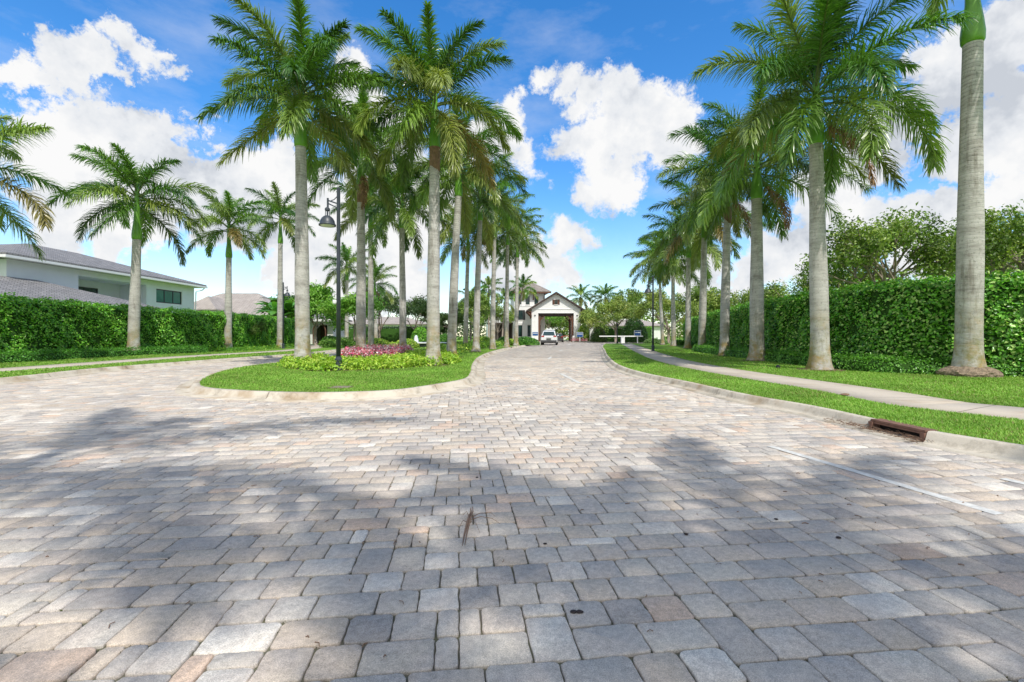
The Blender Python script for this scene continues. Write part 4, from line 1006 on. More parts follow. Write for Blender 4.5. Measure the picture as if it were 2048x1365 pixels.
# seeds and bits on the paving
for k, (u, v, s, lb) in enumerate(((1147, 1226, .011, 'pair of dark seeds on the paving near the bottom centre-right'), (1372, 1070, .010, 'small dark seed right of the fallen frond'), (954, 956, .009, 'small dark seed on the paving beyond the fallen frond'), (1677, 1077, .011, 'dark seed on the paving below the long white line'), (1090, 1089, .008, 'tiny dark seed just right of the fallen frond'), (1251, 916, .010, 'dark seed at the top edge of the shadow'), (1552, 1040, .010, 'dark seed on the paving left of the long white line'))):
    X, Y = G(u, v, 0); mb = MB(); n_ = 2 if k == 0 else 1; rg = random.Random(k)
    for q in range(n_):
        mb.lathe([(s*.5, 0), (s, s*.4), (s*.9, s*.9), (s*.3, s*1.3)], (q*s*1.7, 0), 9)
    mb.v = [(a*(1+rg.uniform(-.1, .1))*1.2, b*(1+rg.uniform(-.1, .1)), c*.6) for a, b, c in mb.v]
    o = mb.build('palm_seed', MT['seed'], smooth=True); o.location = (X, Y, .001); tag(o, lb, 'seed', group='seeds on the paving')
# weeds in the joints
rng = np.random.default_rng(77); U = .080; n = 9000
Wp = np.column_stack([rng.uniform(-4, 5, n), rng.uniform(1.2, 4.6, n)]); cn = np.sin(Wp[:, 0]*2.3+1)*np.sin(Wp[:, 1]*2.9)+rng.normal(0, .5, n); Wp = Wp[cn > .12]
ca, sa = math.cos(R(6.5)), math.sin(R(6.5)); a = Wp[:, 0]*ca+Wp[:, 1]*sa; b = -Wp[:, 0]*sa+Wp[:, 1]*ca
k = rng.random(len(a)) < .5
a = np.where(k, np.round((a+34)/U)*U-34, a); b = np.where(k, b, np.round((b+7)/U)*U-7)
Wp = np.column_stack([a*ca-b*sa, a*sa+b*ca])
A = np.column_stack([Wp+rng.normal(0, .0025, Wp.shape), np.full(len(Wp), -.006)])
V, Fc = leaf_geo(A, np.tile([[0, 0, 1.]], (len(A), 1)), np.full(len(A), .013), rng, .7, .35)
V[:, 2] = np.minimum(V[:, 2], .005)
o = np_mesh('joint_moss', V, Fc, MT['leaf'], col=leaf_cols(len(A), rng, [(.10, .12, .05), (.16, .15, .09), (.07, .08, .03)])); tag(o, 'tiny moss and weeds in the joints of the paving', 'moss', kind='stuff')
rg = random.Random(21); mb = MB()
for k in range(230):
    Y = rg.uniform(1.5, 9); X = rg.uniform(-1.05, 1.05)*Y; a = rg.uniform(0, 6.3); l_ = rg.uniform(.008, .035)
    mb.tube([(X, Y, .003), (X+math.cos(a)*l_*.5, Y+math.sin(a)*l_*.5, .006), (X+math.cos(a+.4)*l_, Y+math.sin(a+.4)*l_, .003)], rg.uniform(.0009, .0028), 4)
tag(mb.build('litter', MT['dry']), 'tiny dry twigs and bits scattered over the paving', 'litter', kind='stuff')
# bits in the grass
x, y = G(1690, 794); mb = MB(); mb.lathe([(.03, 0), (.05, .02), (.04, .04), (.015, .05)], n=9); o = mb.build('dry_leaf', MT['dry']); o.location = (x, y, LZ+.02); o.scale = (1.5, .7, .7); tag(o, 'dry brown leaf lying on the right verge grass', 'leaf')
x, y = G(1556, 737); mb = MB(); mb.lathe([(.05, 0), (.06, .04), (.05, .09), (.02, .11)], n=10); o = mb.build('sprinkler_head', MT['black']); o.location = (x, y, LZ-.01); tag(o, 'small black sprinkler head in the lawn left of the second right palm', 'sprinkler')
x, y = G(683, 776); t = thing('valve_cover', 'bare tan concrete cover in the front grass of the island', 'valve cover', (x, y, LZ)); MB().box((-.16, -.13, -.02), (.16, .13, .022), bev=0).build('lid', MT['walk'], t, bevel=.01); mb = MB(); mb.lathe([(.26, -.01), (.24, .012), (.1, .014)], n=18); mb.build('soil_ring', MT['soil'], t)

# fountain
t = thing('fountain', 'low dark round fountain basin with a small white jet behind the island palms', 'fountain', (XU(850, 41), 41, LZ))
mb = MB(); mb.lathe([(1.9, 0), (1.95, .05), (1.95, .28), (2.05, .30), (2.05, .36), (1.8, .36), (1.75, .3), (0.1, .28)], n=40); mb.build('basin', MT['basin'], t, smooth=False)
mb = MB(); mb.lathe([(2.06, .30), (2.09, .31), (2.09, .37), (1.85, .372)], n=40); mb.build('rim', MT['trim'], t)
mb = MB(); mb.lathe([(.22, .27), (.20, .5), (.17, .75), (.11, .92), (.03, 1.0)], (-.78, 0), 14); mb.v = [(a+random.Random(i).uniform(-.03, .03), b, c) for i, (a, b, c) in enumerate(mb.v)]; mb.build('water_jet', MT['water'], t, smooth=True)

# ------------------------------------------------------------------ buildings
def window(parent, plane, a0, a1, z0, z1, at, out, panes=1, glass='glass', frame='frameblk', fw=.07, shut=None, sill=True):
    """plane 'x': wall lies at x=at, window spans y a0..a1; plane 'y': wall at y=at spans x"""
    def bx(mb, a, b, za, zb, d0, d1):
        lo, hi = sorted((at+out*d0, at+out*d1))
        if plane == 'x': mb.box((lo, a, za), (hi, b, zb))
        else: mb.box((a, lo, za), (b, hi, zb))
    mb = MB(); bx(mb, a0, a1, z0, z0+fw, -.05, .05); bx(mb, a0, a1, z1-fw, z1, -.05, .05); bx(mb, a0, a0+fw, z0+fw, z1-fw, -.05, .05); bx(mb, a1-fw, a1, z0+fw, z1-fw, -.05, .05)
    for k in range(1, panes): q = a0+(a1-a0)*k/panes; bx(mb, q-fw/2, q+fw/2, z0+fw, z1-fw, -.05, .045)
    w = mb.build('window', MT[frame], parent)
    mb = MB(); bx(mb, a0+fw, a1-fw, z0+fw, z1-fw, -.01, .012); mb.build('pane', MT[glass], w)
    if sill: mb = MB(); bx(mb, a0-.06, a1+.06, z0-.09, z0-.003, -.02, .10); mb.build('sill', MT['trim'], w)
    if shut:
        sw = (a1-a0)*.5
        for (s0, s1) in ((a0-sw-.02, a0-.02), (a1+.02, a1+sw+.02)):
            mb = MB(); bx(mb, s0, s1, z0, z1, .02, .06)
            k = int((z1-z0)/.14)
            for i in range(k): zz = z0+.05+i*(z1-z0-.1)/k; bx(mb, s0+.05, s1-.05, zz, zz+.05, .06, .075)
            mb.build('shutter', MT[shut], w)
    return w
def wall_with_hole(mb, x0, x1, ya, yb, z0, z1, holes):
    """wall slab between x0..x1 thick, running ya..yb, with rectangular holes (y0,y1,z0,z1) in order of y"""
    y = ya
    for (h0, h1, hz0, hz1) in holes:
        mb.box((x0, y, z0), (x1, h0, z1)); mb.box((x0, h0, z0), (x1, h1, hz0)); mb.box((x0, h0, hz1), (x1, h1, z1)); y = h1
    mb.box((x0, y, z0), (x1, yb, z1))
def hip(mb, x0, x1, y0, y1, z, zr, r0, r1, th=.14):
    """hip roof over a rectangle, ridge from r0 to r1 (x,y) at zr"""
    V = [(x0, y0, z), (x1, y0, z), (x1, y1, z), (x0, y1, z), (*r0, zr), (*r1, zr)]
    V2 = [(a, b, c-th) for a, b, c in V[:4]]
    mb.add(V+V2, [(0, 1, 4), (1, 2, 5, 4), (2, 3, 5), (3, 0, 4, 5), (0, 6, 7, 1), (1, 7, 8, 2), (2, 8, 9, 3), (3, 9, 6, 0), (9, 8, 7, 6)])
# big white house on the left: wall line at X=-32.4 facing the road
t = thing('house', 'large white two-storey house with grey tiled hip roofs behind the left hedge', 'house', (-32.4, 36, 0)); ox, oy = 32.4, -36
def b_(x0, y0, z0, x1, y1, z1): return (x0+ox, y0+oy, z0), (x1+ox, y1+oy, z1)
mb = MB(); wz = 6.0
def W(y): return y+oy
wall_with_hole(mb, -.3, 0, W(29.8), W(47.4), 0, wz, [(W(34.75), W(41.2), 3.3, 5.55), (W(42.35), W(45.65), 4.1, 5.35)])
mb.box((-12, W(47.1), 0), (-.302, W(47.4), wz)); mb.box((-12, W(29.8), 0), (-.302, W(30.1), wz)); mb.box((-12.3, W(29.8), 0), (-12, W(47.4), wz))
mb.box((-2.6, W(34.4), 2.9), (-2.4, W(41.5), wz)); mb.box((-2.4, W(34.4), 2.9), (-.302, W(34.7), wz)); mb.box((-2.4, W(41.25), 2.9), (-.302, W(41.5), wz)); mb.box((-2.4, W(34.7), 3.1), (-.302, W(41.25), 3.3)); mb.box((-2.4, W(34.7), 5.56), (-.302, W(41.25), 5.7))
mb.build('wall', MT['whitec'], t)
window(t, 'x', W(42.35), W(45.65), 4.1, 5.35, -.12, 1, 3, 'glassg', fw=.09)
window(t, 'x', W(36.6), W(39.0), 3.5, 5.0, -2.38, 1, 2, 'glass', fw=.08, sill=False)
mb = MB(); hip(mb, -13.2, .75, W(29.1), W(48.2), wz+.28, wz+2.4, (-6.2, W(37.0)), (-6.2, W(41.3))); mb.build('roof', MT['roofg'], t)
mb = MB(); mb.box((.62, W(29.0), wz-.02), (.82, W(48.25), wz+.14)); mb.box((-13, W(48.1), wz-.02), (.61, W(48.28), wz+.14)); mb.box((-13, W(29.0), wz-.02), (.61, W(29.15), wz+.14)); mb.box((-.0, W(29.16), wz+.02), (.61, W(48.09), wz+.09)); mb.build('eave', MT['trim'], t)
mb = MB(); mb.tube([(.7, W(48.0), wz), (.35, W(48.1), wz-.25), (.12, W(47.5), wz-.45), (.1, W(47.3), 0)], .05, 8); mb.build('downpipe', MT['trim'], t)
# single-storey wing
mb = MB(); mb.box((.01, W(18), 0), (4.1, W(36.0), 3.0)); mb.build('wing_wall', MT['whitec'], t)
mb = MB(); z = 3.26
V = [(4.75, W(14), z), (4.75, W(36.6), z), (0.02, W(36.6), z), (.02, W(31.6), 4.85), (.02, W(14), 4.85), (.02, W(14), z)]
V2 = [(a, b, c-.12) for a, b, c in V[:3]]
mb.add(V+V2, [(0, 1, 3, 4), (1, 2, 3), (0, 6, 7, 1), (1, 7, 8, 2), (6, 0, 4, 5)]); mb.build('wing_roof', MT['roofg'], t)
mb = MB(); mb.box((4.7, W(14), z-.26), (4.84, W(36.7), z-.06)); mb.box((.02, W(36.56), z-.26), (4.69, W(36.7), z-.06)); mb.build('wing_eave', MT['trim'], t)
# beige-roofed house
t = thing('house', 'beige-roofed house beyond the end of the white house', 'house', (-36, 62, 0))
mb = MB(); mb.box((-9, -2, 0), (5.5, 8, 3.5)); mb.build('wall', MT['white'], t)
mb = MB(); hip(mb, -10, 6.2, -2.7, 8.7, 3.75, 7.0, (-4.5, 3), (0.5, 3)); hip(mb, -5.8, -1.2, -3.6, 2.6, 4.4, 6.2, (-3.5, -1.6), (-3.5, .6)); mb.build('roof', MT['roofb'], t)
mb = MB(); mb.box((-10, -2.82, 3.5), (6.3, -2.70, 3.74)); mb.box((6.2, -2.7, 3.5), (6.32, 8.7, 3.74)); mb.build('eave', MT['trim'], t)
mb = MB(); mb.box((-5.4, -3.3, 0), (-1.6, -2.02, 4.2)); mb.build('gable_wall', MT['white'], t)
# guard building
t = thing('guard_building', 'small pale guard building with brown shutters and a dark open doorway among the trees', 'building', (-23.4, 53, LZ-.02))
w0, w1 = -2.6, 3.0
mb = MB(); mb.box((w0, 0, 0), (.9, .3, 2.6)); mb.box((2.35, 0, 0), (w1, .3, 2.6)); mb.box((.9, 0, 2.2), (2.35, .3, 2.6)); mb.box((w0, .301, 0), (w0+.25, 4, 2.6)); mb.box((w1-.25, .301, 0), (w1, 4, 2.6)); mb.box((w0+.26, 3.75, 0), (w1-.26, 4, 2.6)); mb.build('wall', MT['white'], t)
window(t, 'y', -1.75, -1.15, .6, 2.2, 0, -1, 1, 'glass', 'brown', shut='brown')
mb = MB(); mb.box((1.0, 1.4, 0), (2.3, 1.5, 2.2)); dr = mb.build('door', MT['darkwood'], t)
MB().box((1.15, 1.36, 1.0), (1.2, 1.4, 1.15)).build('handle', MT['chrome'], dr)
mb = MB(); mb.tube([(.95, -.5, 0), (.95, -.5, 1.6), (1.1, -.5, 2.1), (1.4, -.5, 2.35)], .07, 8); mb.tube([(2.35, -.5, 0), (2.35, -.5, 1.6), (2.2, -.5, 2.1), (1.9, -.5, 2.35)], .07, 8); mb.build('timber_bracket', MT['brown'], t)
mb = MB(); hip(mb, w0-.6, w1+.6, -.9, 4.6, 2.85, 4.0, (-1, 1.8), (1.4, 1.8)); mb.build('roof', MT['roofg'], t)
mb = MB(); mb.box((w0-.62, -.98, 2.58), (w1+.62, -.9, 2.82)); mb.build('eave', MT['trim'], t)
# gateway (porte-cochere)
t = thing('gateway', 'white gabled gateway spanning the road at its far end', 'gateway', (8.05, 85, 0), 0)
hw = 4.45; op = 3.25; D = 5.0
mb = MB()
for s in (-1, 1):
    a, b = sorted((s*op, s*hw))
    for y_ in (0, D-1.2): MB().box((a, y_, 0), (b, y_+1.2, 5.25)).build('pier', MT['white'], t)
mb = MB(); mb.prism([(-hw, 5.25), (hw, 5.25), (hw, 5.95), (0, 8.75), (-hw, 5.95)], 'y', 0.003, .4); mb.prism([(-hw, 5.25), (hw, 5.25), (hw, 5.95), (0, 8.75), (-hw, 5.95)], 'y', D-.4, D)
mb.box((-hw, .41, 5.25), (-hw+.4, D-.41, 5.9)); mb.box((hw-.4, .41, 5.25), (hw, D-.41, 5.9)); mb.build('gable_wall', MT['white'], t)
mb = MB(); mb.box((-hw-.06, -.07, 5.88), (hw+.06, .0, 5.98)); mb.build('moulding', MT['trim'], t); MB().box((-op, -.04, 5.17), (op, .0, 5.26)).build('moulding', MT['trim'], t)
mb = MB(); e = 5.45; z0 = 5.75
for s in (-1, 1):
    mb.prism([(0, 9.1), (s*e, z0-.05), (s*e, z0-.23), (0, 8.86)], 'y', -.55, D+.55)
mb.build('roof', MT['roofp'], t)
mb = MB()
for s in (-1, 1):
    mb.prism([(0, 9.04), (s*(e-.03), z0-.09), (s*(e-.03), z0-.36), (0, 8.72)], 'y', -.62, -.552)
mb.build('bargeboard', MT['darkwood'], t)
mb = MB()
for s in (-1, 1):
    for yy in (-.35, 1.2, 3.7):
        mb.beam((s*(hw+.02), yy, 4.6), (s*(e-.15), yy, 5.45), .16, .16); mb.beam((s*(hw+.1), yy, 4.3), (s*(hw+.1), yy, 5.4), .16, .16)
        mb.beam((s*(hw+.02), yy, 5.42), (s*(e-.1), yy, 5.5), .16, .14)
    for k in range(9):
        f = (k+.5)/9; mb.box((s*e*f-.06, -.5, 9.0-(9.0-z0)*f-.33), (s*e*f+.06, 0, 9.0-(9.0-z0)*f-.22))
mb.build('timber_bracket', MT['brown'], t)
mb = MB()
for s in (-1, 1):
    for yy in (.5, 4.5):
        mb = MB(); a, b = sorted((s*(op-.38), s*(op-.01))); mb.box((a, yy-.18, 0), (b, yy+.18, 4.75)); mb.beam((s*(op-.2), yy, 3.7), (s*(op-1.15), yy, 4.85), .2, .22); mb.build('timber_post', MT['brown'], t)
for yy in (.5, 4.5): MB().box((-op+.01, yy-.18, 4.76), (op-.01, yy+.18, 5.12)).build('lintel', MT['darkwood'], t)
mb = MB(); mb.box((-op, .45, 5.13), (op, D-.45, 5.24)); mb.build('ceiling', MT['darkwood'], t)
window(t, 'y', -.32, .32, 6.75, 7.65, 0, -1, 2, 'glass', 'brown', shut='brown')
for s in (-1, 1): MB().box((s*3.85-.12, -.1, 4.65), (s*3.85+.12, 0, 4.85)).build('wall_light', MT['black'], t)
# gatehouse
t = thing('gatehouse', 'white three-storey gatehouse with dark windows and shutters left of the gateway', 'building', (3.6, 90, 0), R(6))
mb = MB(); mb.box((-3.2, 0, 0), (2.8, 7, 9.3)); mb.build('wall', MT['white'], t)
for q in (6.8, 3.42): MB().box((-3.27, -.07, q-.06), (2.87, -.002, q+.08)).build('moulding', MT['trim'], t)
mb = MB(); hip(mb, -4.3, 3.9, -1.1, 8.1, 9.6, 11.8, (-1.2, 3.5), (.8, 3.5)); mb.build('roof', MT['roofp'], t)
mb = MB(); mb.box((-4.25, -1.12, 9.2), (3.85, -1.0, 9.42)); mb.box((-4.3, -1.0, 9.2), (-4.2, 8, 9.42))
for x in np.arange(-3.9, 3.8, .7): mb.beam((x, -.9, 9.28), (x, 0, 9.28), .1, .16)
for x in (-3.1, -1.3, .5, 2.6): mb.beam((x, -.8, 9.2), (x, -.03, 8.0), .16, .16)
mb.build('timber_eave', MT['brown'], t)
for x in (-2.55, -.95, .75): window(t, 'y', x, x+.75, 7.1, 8.7, 0, -1, 1, 'glass')
window(t, 'y', -2.3, -1.5, 4.1, 6.0, 0, -1, 2, 'glass', shut='shutter')
window(t, 'y', .6, 1.4, 4.1, 6.0, 0, -1, 2, 'glass', shut='shutter')
for x in (-2.4, -.6, 1.2): window(t, 'y', x, x+.75, .9, 3.1, 0, -1, 1, 'glass')
mb = MB(); mb.box((-8.2, 2, 3.6), (-3.21, 8, 4.9)); mb.box((-8.2, 2, 0), (-7.8, 8, 3.59)); mb.build('wing_wall', MT['white'], t)
mb = MB(); mb.box((-8.6, 1.4, 4.92), (-3.21, 8.4, 5.2)); mb.box((-8.3, 1.9, 3.3), (-3.21, 1.99, 3.62)); mb.build('wing_roof', MT['darkwood'], t)
mb = MB(); mb.box((-7.79, 4, 0), (-3.21, 4.1, 3.4)); mb.build('garage_door', MT['darkwood'], t)
# far white building seen through the gate, and pale roofs beyond the hedges
t = thing('far_house', 'white building far off, seen through the gateway opening', 'house', (13.2, 125, 0)); MB().box((-3, 0, 0), (4, 6, 4.2)).build('wall', MT['white'], t)
for x in (-2, .2, 2.2): window(t, 'y', x, x+.9, 1, 2.6, 0, -1, 1, 'glass')
mb = MB(); hip(mb, -3.6, 4.6, -.6, 6.6, 4.4, 6, (-1, 3), (2, 3)); mb.build('roof', MT['roofp'], t)
for k, (x, y, lb) in enumerate(((-24, 84, 'low pale house glimpsed above the dark far hedge'), (24, 98, 'pale house glimpsed through the oaks behind the barrier'))):
    t = thing('far_house', lb, 'house', (x, y, 0)); MB().box((-7, 0, 0), (8, 8, 3.0)).build('wall', MT['white'], t)
    mb = MB(); hip(mb, -7.6, 8.6, -.6, 8.6, 3.2, 4.6, (-3, 4), (4, 4)); mb.build('roof', MT['roofb'], t)
    window(t, 'y', -2, 0, 1, 2.3, 0, -1, 2, 'glass'); window(t, 'y', 3, 5, 1, 2.3, 0, -1, 2, 'glass')

# ------------------------------------------------------------------ cars
def car(name, x, y, rz, label, paint, W_=1.86, L_=4.6, H_=1.68, box_=None):
    t = thing(name, label, 'car', (x, y, .004), rz, 'cars waiting at the gateway')
    hw = W_/2
    # lower body: stations along the length (rear at y=0)
    st = [(0.0, .90, .42, .94), (.12, .97, .30, 1.0), (.6, 1.0, .24, 1.02), (1.6, 1.0, .22, 1.0), (3.2, 1.0, .22, .98), (3.9, .97, .24, .92), (4.4, .90, .28, .80), (4.58, .80, .38, .66)]
    V = []; n = 10
    for (yy, w, zb, zt) in st:
        w *= hw; yy *= L_/4.6; zt *= H_/1.68
        V += [(-w*.94, yy, zb), (w*.94, yy, zb), (w, yy, zb+.12), (w, yy, (zb+zt)/2+.05), (w*.97, yy, zt-.07), (w*.88, yy, zt), (-w*.88, yy, zt), (-w*.97, yy, zt-.07), (-w, yy, (zb+zt)/2+.05), (-w, yy, zb+.12)]
    Fc = [(i*n+k, i*n+(k+1) % n, (i+1)*n+(k+1) % n, (i+1)*n+k) for i in range(len(st)-1) for k in range(n)]
    Fc += [tuple(range(n))[::-1], tuple((len(st)-1)*n+k for k in range(n))]
    # cabin (greenhouse) with pillars in body colour
    cab = [(.10, .86, .98, .84, 1.02), (.50, .84, .98, .70, 1.55), (.75, .84, .98, .68, 1.62), (2.0, .84, .98, .68, H_), (2.7, .84, .98, .67, 1.62), (3.35, .84, .98, .8, 1.0)]
    mb = MB().add(V, Fc); Vc = []
    for (yy, wb, zb, wt, zt) in cab:
        yy *= L_/4.6; zb *= H_/1.68; zt *= H_/1.68 if zt != H_ else 1
        Vc += [(-wb*hw, yy, zb-.04), (wb*hw, yy, zb-.04), (wt*hw*1.02, yy, zt-.05), (wt*hw*.9, yy, zt), (-wt*hw*.9, yy, zt), (-wt*hw*1.02, yy, zt-.05)]
    mb.add(Vc, [(i*6+k, i*6+(k+1) % 6, (i+1)*6+(k+1) % 6, (i+1)*6+k) for i in range(5) for k in range(6)]+[(5, 4, 3, 2, 1, 0), tuple(30+k for k in range(6))])
    mb.build('body', MT[paint], t, bevel=.03)
    # rear window, side glass
    def quad(pts, d): return pts
    k = H_/1.68
    mb = MB().add([(-.68*hw/.93, .135, 1.07*k), (.68*hw/.93, .135, 1.07*k), (.56*hw/.93, .455, 1.50*k), (-.56*hw/.93, .455, 1.50*k)], [(0, 1, 2, 3)])
    V = np.array(mb.v); mb2 = MB(); mb2.add(list(V+np.array([0, -.02, .012]))+list(V+np.array([0, .04, 0])), [(0, 1, 2, 3), (0, 4, 5, 1), (1, 5, 6, 2), (2, 6, 7, 3), (3, 7, 4, 0)]); mb2.build('rear_window', MT['glass'], t)
    for s in (-1, 1):
        mb = MB(); P = [(.55, 1.06), (3.0, 1.06), (2.6, 1.52), (.8, 1.52)]
        V = [(s*(hw*(.86 if z < 1.2 else .72)+.012), yy*L_/4.6, z*k) for yy, z in P]; V += [(a-s*.05, b, c) for a, b, c in V]
        mb.add(V, [(0, 1, 2, 3), (4, 5, 6, 7), (0, 4, 5, 1), (1, 5, 6, 2), (2, 6, 7, 3), (3, 7, 4, 0)]); mb.build('side_window', MT['glass'], t)
        for yy in (.85, 3.65):
            mb = MB(); prof = [(.20, -.11), (.32, -.11), (.345, -.07), (.345, .07), (.32, .11), (.20, .11)]; m_ = 24
            V = [(s*(hw-.11)+z, yy*L_/4.6+r*math.cos(2*PI*q/m_), .345+r*math.sin(2*PI*q/m_)) for r, z in prof for q in range(m_)]
            mb.add(V, [(i*m_+q, i*m_+(q+1) % m_, (i+1)*m_+(q+1) % m_, (i+1)*m_+q) for i in range(5) for q in range(m_)]); wh = mb.build('wheel', MT['tyre'], t, smooth=True)
            mb = MB()
            c_ = (s*(hw-.04), yy*L_/4.6, .345)
            for q in range(5):
                a = q*2*PI/5; mb.beam(c_, (c_[0], c_[1]+.2*math.cos(a), c_[2]+.2*math.sin(a)), .03, .06)
            mb.build('rim', MT['rim'], wh)
        mb = MB(); mb.box((s*hw*.72-.16, -.03, .92*k), (s*hw*.72+.16, .12, 1.05*k)); mb.build('tail_light', MT['redlens'], t, bevel=.02)
        mb = MB(); mb.box((s*(hw+.02)-.08, 2.85, 1.02*k), (s*(hw+.02)+.08, 3.0, 1.16*k)); mb.build('mirror', MT[paint], t, bevel=.03)
    mb = MB(); mb.box((-hw*.93, -.06, .32), (hw*.93, .10, .56)); mb.box((-hw*.98, .1, .24), (hw*.98, .4, .34)); mb.build('bumper', MT['plastic'], t, bevel=.03)
    MB().box((-.26, -.075, .62), (.26, .02, .74)).build('licence_plate', MT['plastic'], t)
    MB().box((-.28, -.03, .80*k), (.28, .01, .84*k)).build('trim_strip', MT['chrome'], t)
    if box_: mb = MB(); mb.box((-.36, .95, H_+.005), (.36, 2.1, H_+.16)); mb.build('roof_box', MT[paint], t, bevel=.05)
    return t
car('suv', XU(1097, 52), 51.6, R(-7), 'white SUV seen from behind, waiting on the road before the gateway', 'carwhite', box_=True)
car('parked_car', 7.55, 76, R(-4), 'dark red car standing in front of the white SUV under the gateway', 'carred', 1.8, 4.4, 1.5)

# ------------------------------------------------------------------ signs and barriers
def sign(x, y, w, h, zc, label, mat='blue'):
    t = thing('sign', label, 'sign', (x, y, LZ-.02), group='small blue signs'); 
    MB().box((-.06, -.03, 0), (.06, .03, zc-h/2+.02)).build('post', MT['trim'], t)
    p = MB().box((-w/2, -.06, zc-h/2), (w/2, -.031, zc+h/2)).build('panel', MT[mat], t); MB().box((-w/2+.06, -.068, zc+h*.08), (w/2-.06, -.061, zc+h*.22)).build('lettering', MT['trim'], p)
    mb = MB(); mb.box((-w/2-.05, -.03, zc-h/2-.05), (w/2+.05, .03, zc+h/2+.05)); mb.build('frame', MT['trim'], t)
sign(3.4, 68, .8, .5, 1.25, 'small blue and white sign left of the white SUV')
sign(11.6, 79.5, 1.0, .75, 1.15, 'blue sign above the pink flowers at the right pier')
sign(16.6, 61.5, .8, .7, 1.3, 'blue sign at the right end of the barrier')
t = thing('barrier_gate', 'white barrier with long level arms right of the gateway', 'barrier', (XU(1245.5, 60.5), 60.5, LZ-.02))
MB().box((-.22, -.2, 0), (.22, .2, .98)).build('post', MT['trim'], t, bevel=.02)
MB().box((-3.1, -.26, .84), (.1, -.21, .98)).build('arm', MT['trim'], t); MB().box((-.1, .21, .84), (2.7, .26, .98)).build('arm', MT['trim'], t)
t = thing('barrier_gate', 'barrier with red and white arm under the gateway', 'barrier', (11.0, 83, 0))
MB().box((-.18, -.18, 0), (.18, .18, 1.05)).build('post', MT['trim'], t)
mb = MB(); mb.box((-2.6, -.24, .95), (-.9, -.19, 1.05)); mb.build('arm', MT['red'], t)
# white garden wall behind palms
t = thing('pillar', 'white square pillar beside the light green bush', 'pillar', (13.9, 81.5, 0)); mb = MB(); mb.box((-.25, -.25, 0), (.25, .25, 2.4)); mb.build('shaft', MT['white'], t); MB().box((-.32, -.32, 2.402), (.32, .32, 2.55)).build('cap', MT['trim'], t)

# ------------------------------------------------------------------ sky
w = bpy.data.worlds.new('World'); bpy.context.scene.world = w; w.use_nodes = True; n, l = w.node_tree.nodes, w.node_tree.links
bg = n['Background']
sky = n.new('ShaderNodeTexSky'); sky.sky_type = 'NISHITA'; sky.sun_disc = False; sky.sun_elevation = R(SUN_EL); sky.sun_rotation = R(180+SUN_AZ)
sky.air_density = 1.0; sky.dust_density = .25; sky.ozone_density = 2.2; sky.altitude = 0
hs = n.new('ShaderNodeHueSaturation'); hs.inputs['Hue'].default_value = .503; hs.inputs['Saturation'].default_value = 1.36; hs.inputs['Value'].default_value = .93; l.new(sky.outputs[0], hs.inputs['Color'])
tc = n.new('ShaderNodeTexCoord'); D = tc.outputs['Generated']
nrm = n.new('ShaderNodeVectorMath'); nrm.operation = 'NORMALIZE'; l.new(D, nrm.inputs[0]); D = nrm.outputs[0]
def vnoise(scale, detail, rough, amp, src):
    t = noise(n, l, scale, detail, rough, src); s = n.new('ShaderNodeVectorMath'); s.operation = 'SUBTRACT'; l.new(t.outputs['Color'], s.inputs[0]); s.inputs[1].default_value = (.5, .5, .5)
    m = n.new('ShaderNodeVectorMath'); m.operation = 'SCALE'; m.inputs['Scale'].default_value = amp; l.new(s.outputs[0], m.inputs[0]); return m.outputs[0]
def vadd(a, b):
    m = n.new('ShaderNodeVectorMath'); m.operation = 'ADD'
    for i, q in enumerate((a, b)):
        if hasattr(q, 'links'): l.new(q, m.inputs[i])
        else: m.inputs[i].default_value = q
    return m.outputs[0]
DW = vadd(vadd(D, vnoise(4.2, 8, .66, .19, D)), vnoise(15, 7, .7, .10, D))
blobs = [(40, 150, 70), (110, 130, 75), (190, 125, 75), (265, 95, 60), (310, 105, 40), (150, 170, 60),
         (110, 280, 90), (210, 260, 95), (310, 260, 85), (380, 250, 60), (420, 300, 50), (60, 330, 80), (190, 360, 130), (330, 350, 100), (100, 430, 110), (260, 440, 110), (400, 400, 90), (500, 360, 90), (440, 470, 90), (230, 500, 60),
         (560, 330, 90), (560, 440, 100), (620, 480, 110), (650, 380, 90), (740, 145, 60), (700, 200, 70), (760, 250, 80), (780, 360, 110), (740, 480, 120), (820, 470, 90), (600, 560, 90), (700, 570, 100), (820, 560, 80), (880, 420, 90),
         (1075, 170, 45), (1130, 180, 50), (1170, 210, 55), (1240, 190, 75), (1300, 190, 60), (1330, 230, 75), (1270, 260, 95), (1200, 290, 75), (1330, 300, 85), (1240, 350, 75), (1180, 370, 50), (1150, 280, 50),
         (1010, 270, 60), (1060, 310, 60), (1080, 350, 35), (1010, 220, 50), (940, 300, 70),
         (1110, 470, 55), (1150, 465, 45), (1090, 520, 60), (1060, 560, 60), (1000, 540, 70), (1130, 540, 50), (1040, 490, 50),
         (1990, 60, 130), (1900, 150, 130), (2040, 220, 130), (1800, 230, 90), (1950, 300, 110), (1760, 320, 100), (1680, 400, 100), (1720, 480, 110), (1640, 520, 90), (1850, 470, 90), (1940, 420, 70), (2040, 380, 90), (1800, 140, 60), (1580, 540, 80), (1540, 500, 60), (1900, 560, 120), (1500, 560, 60), (2060, 500, 80), (1480, 450, 60), (1390, 560, 80)]
acc = None
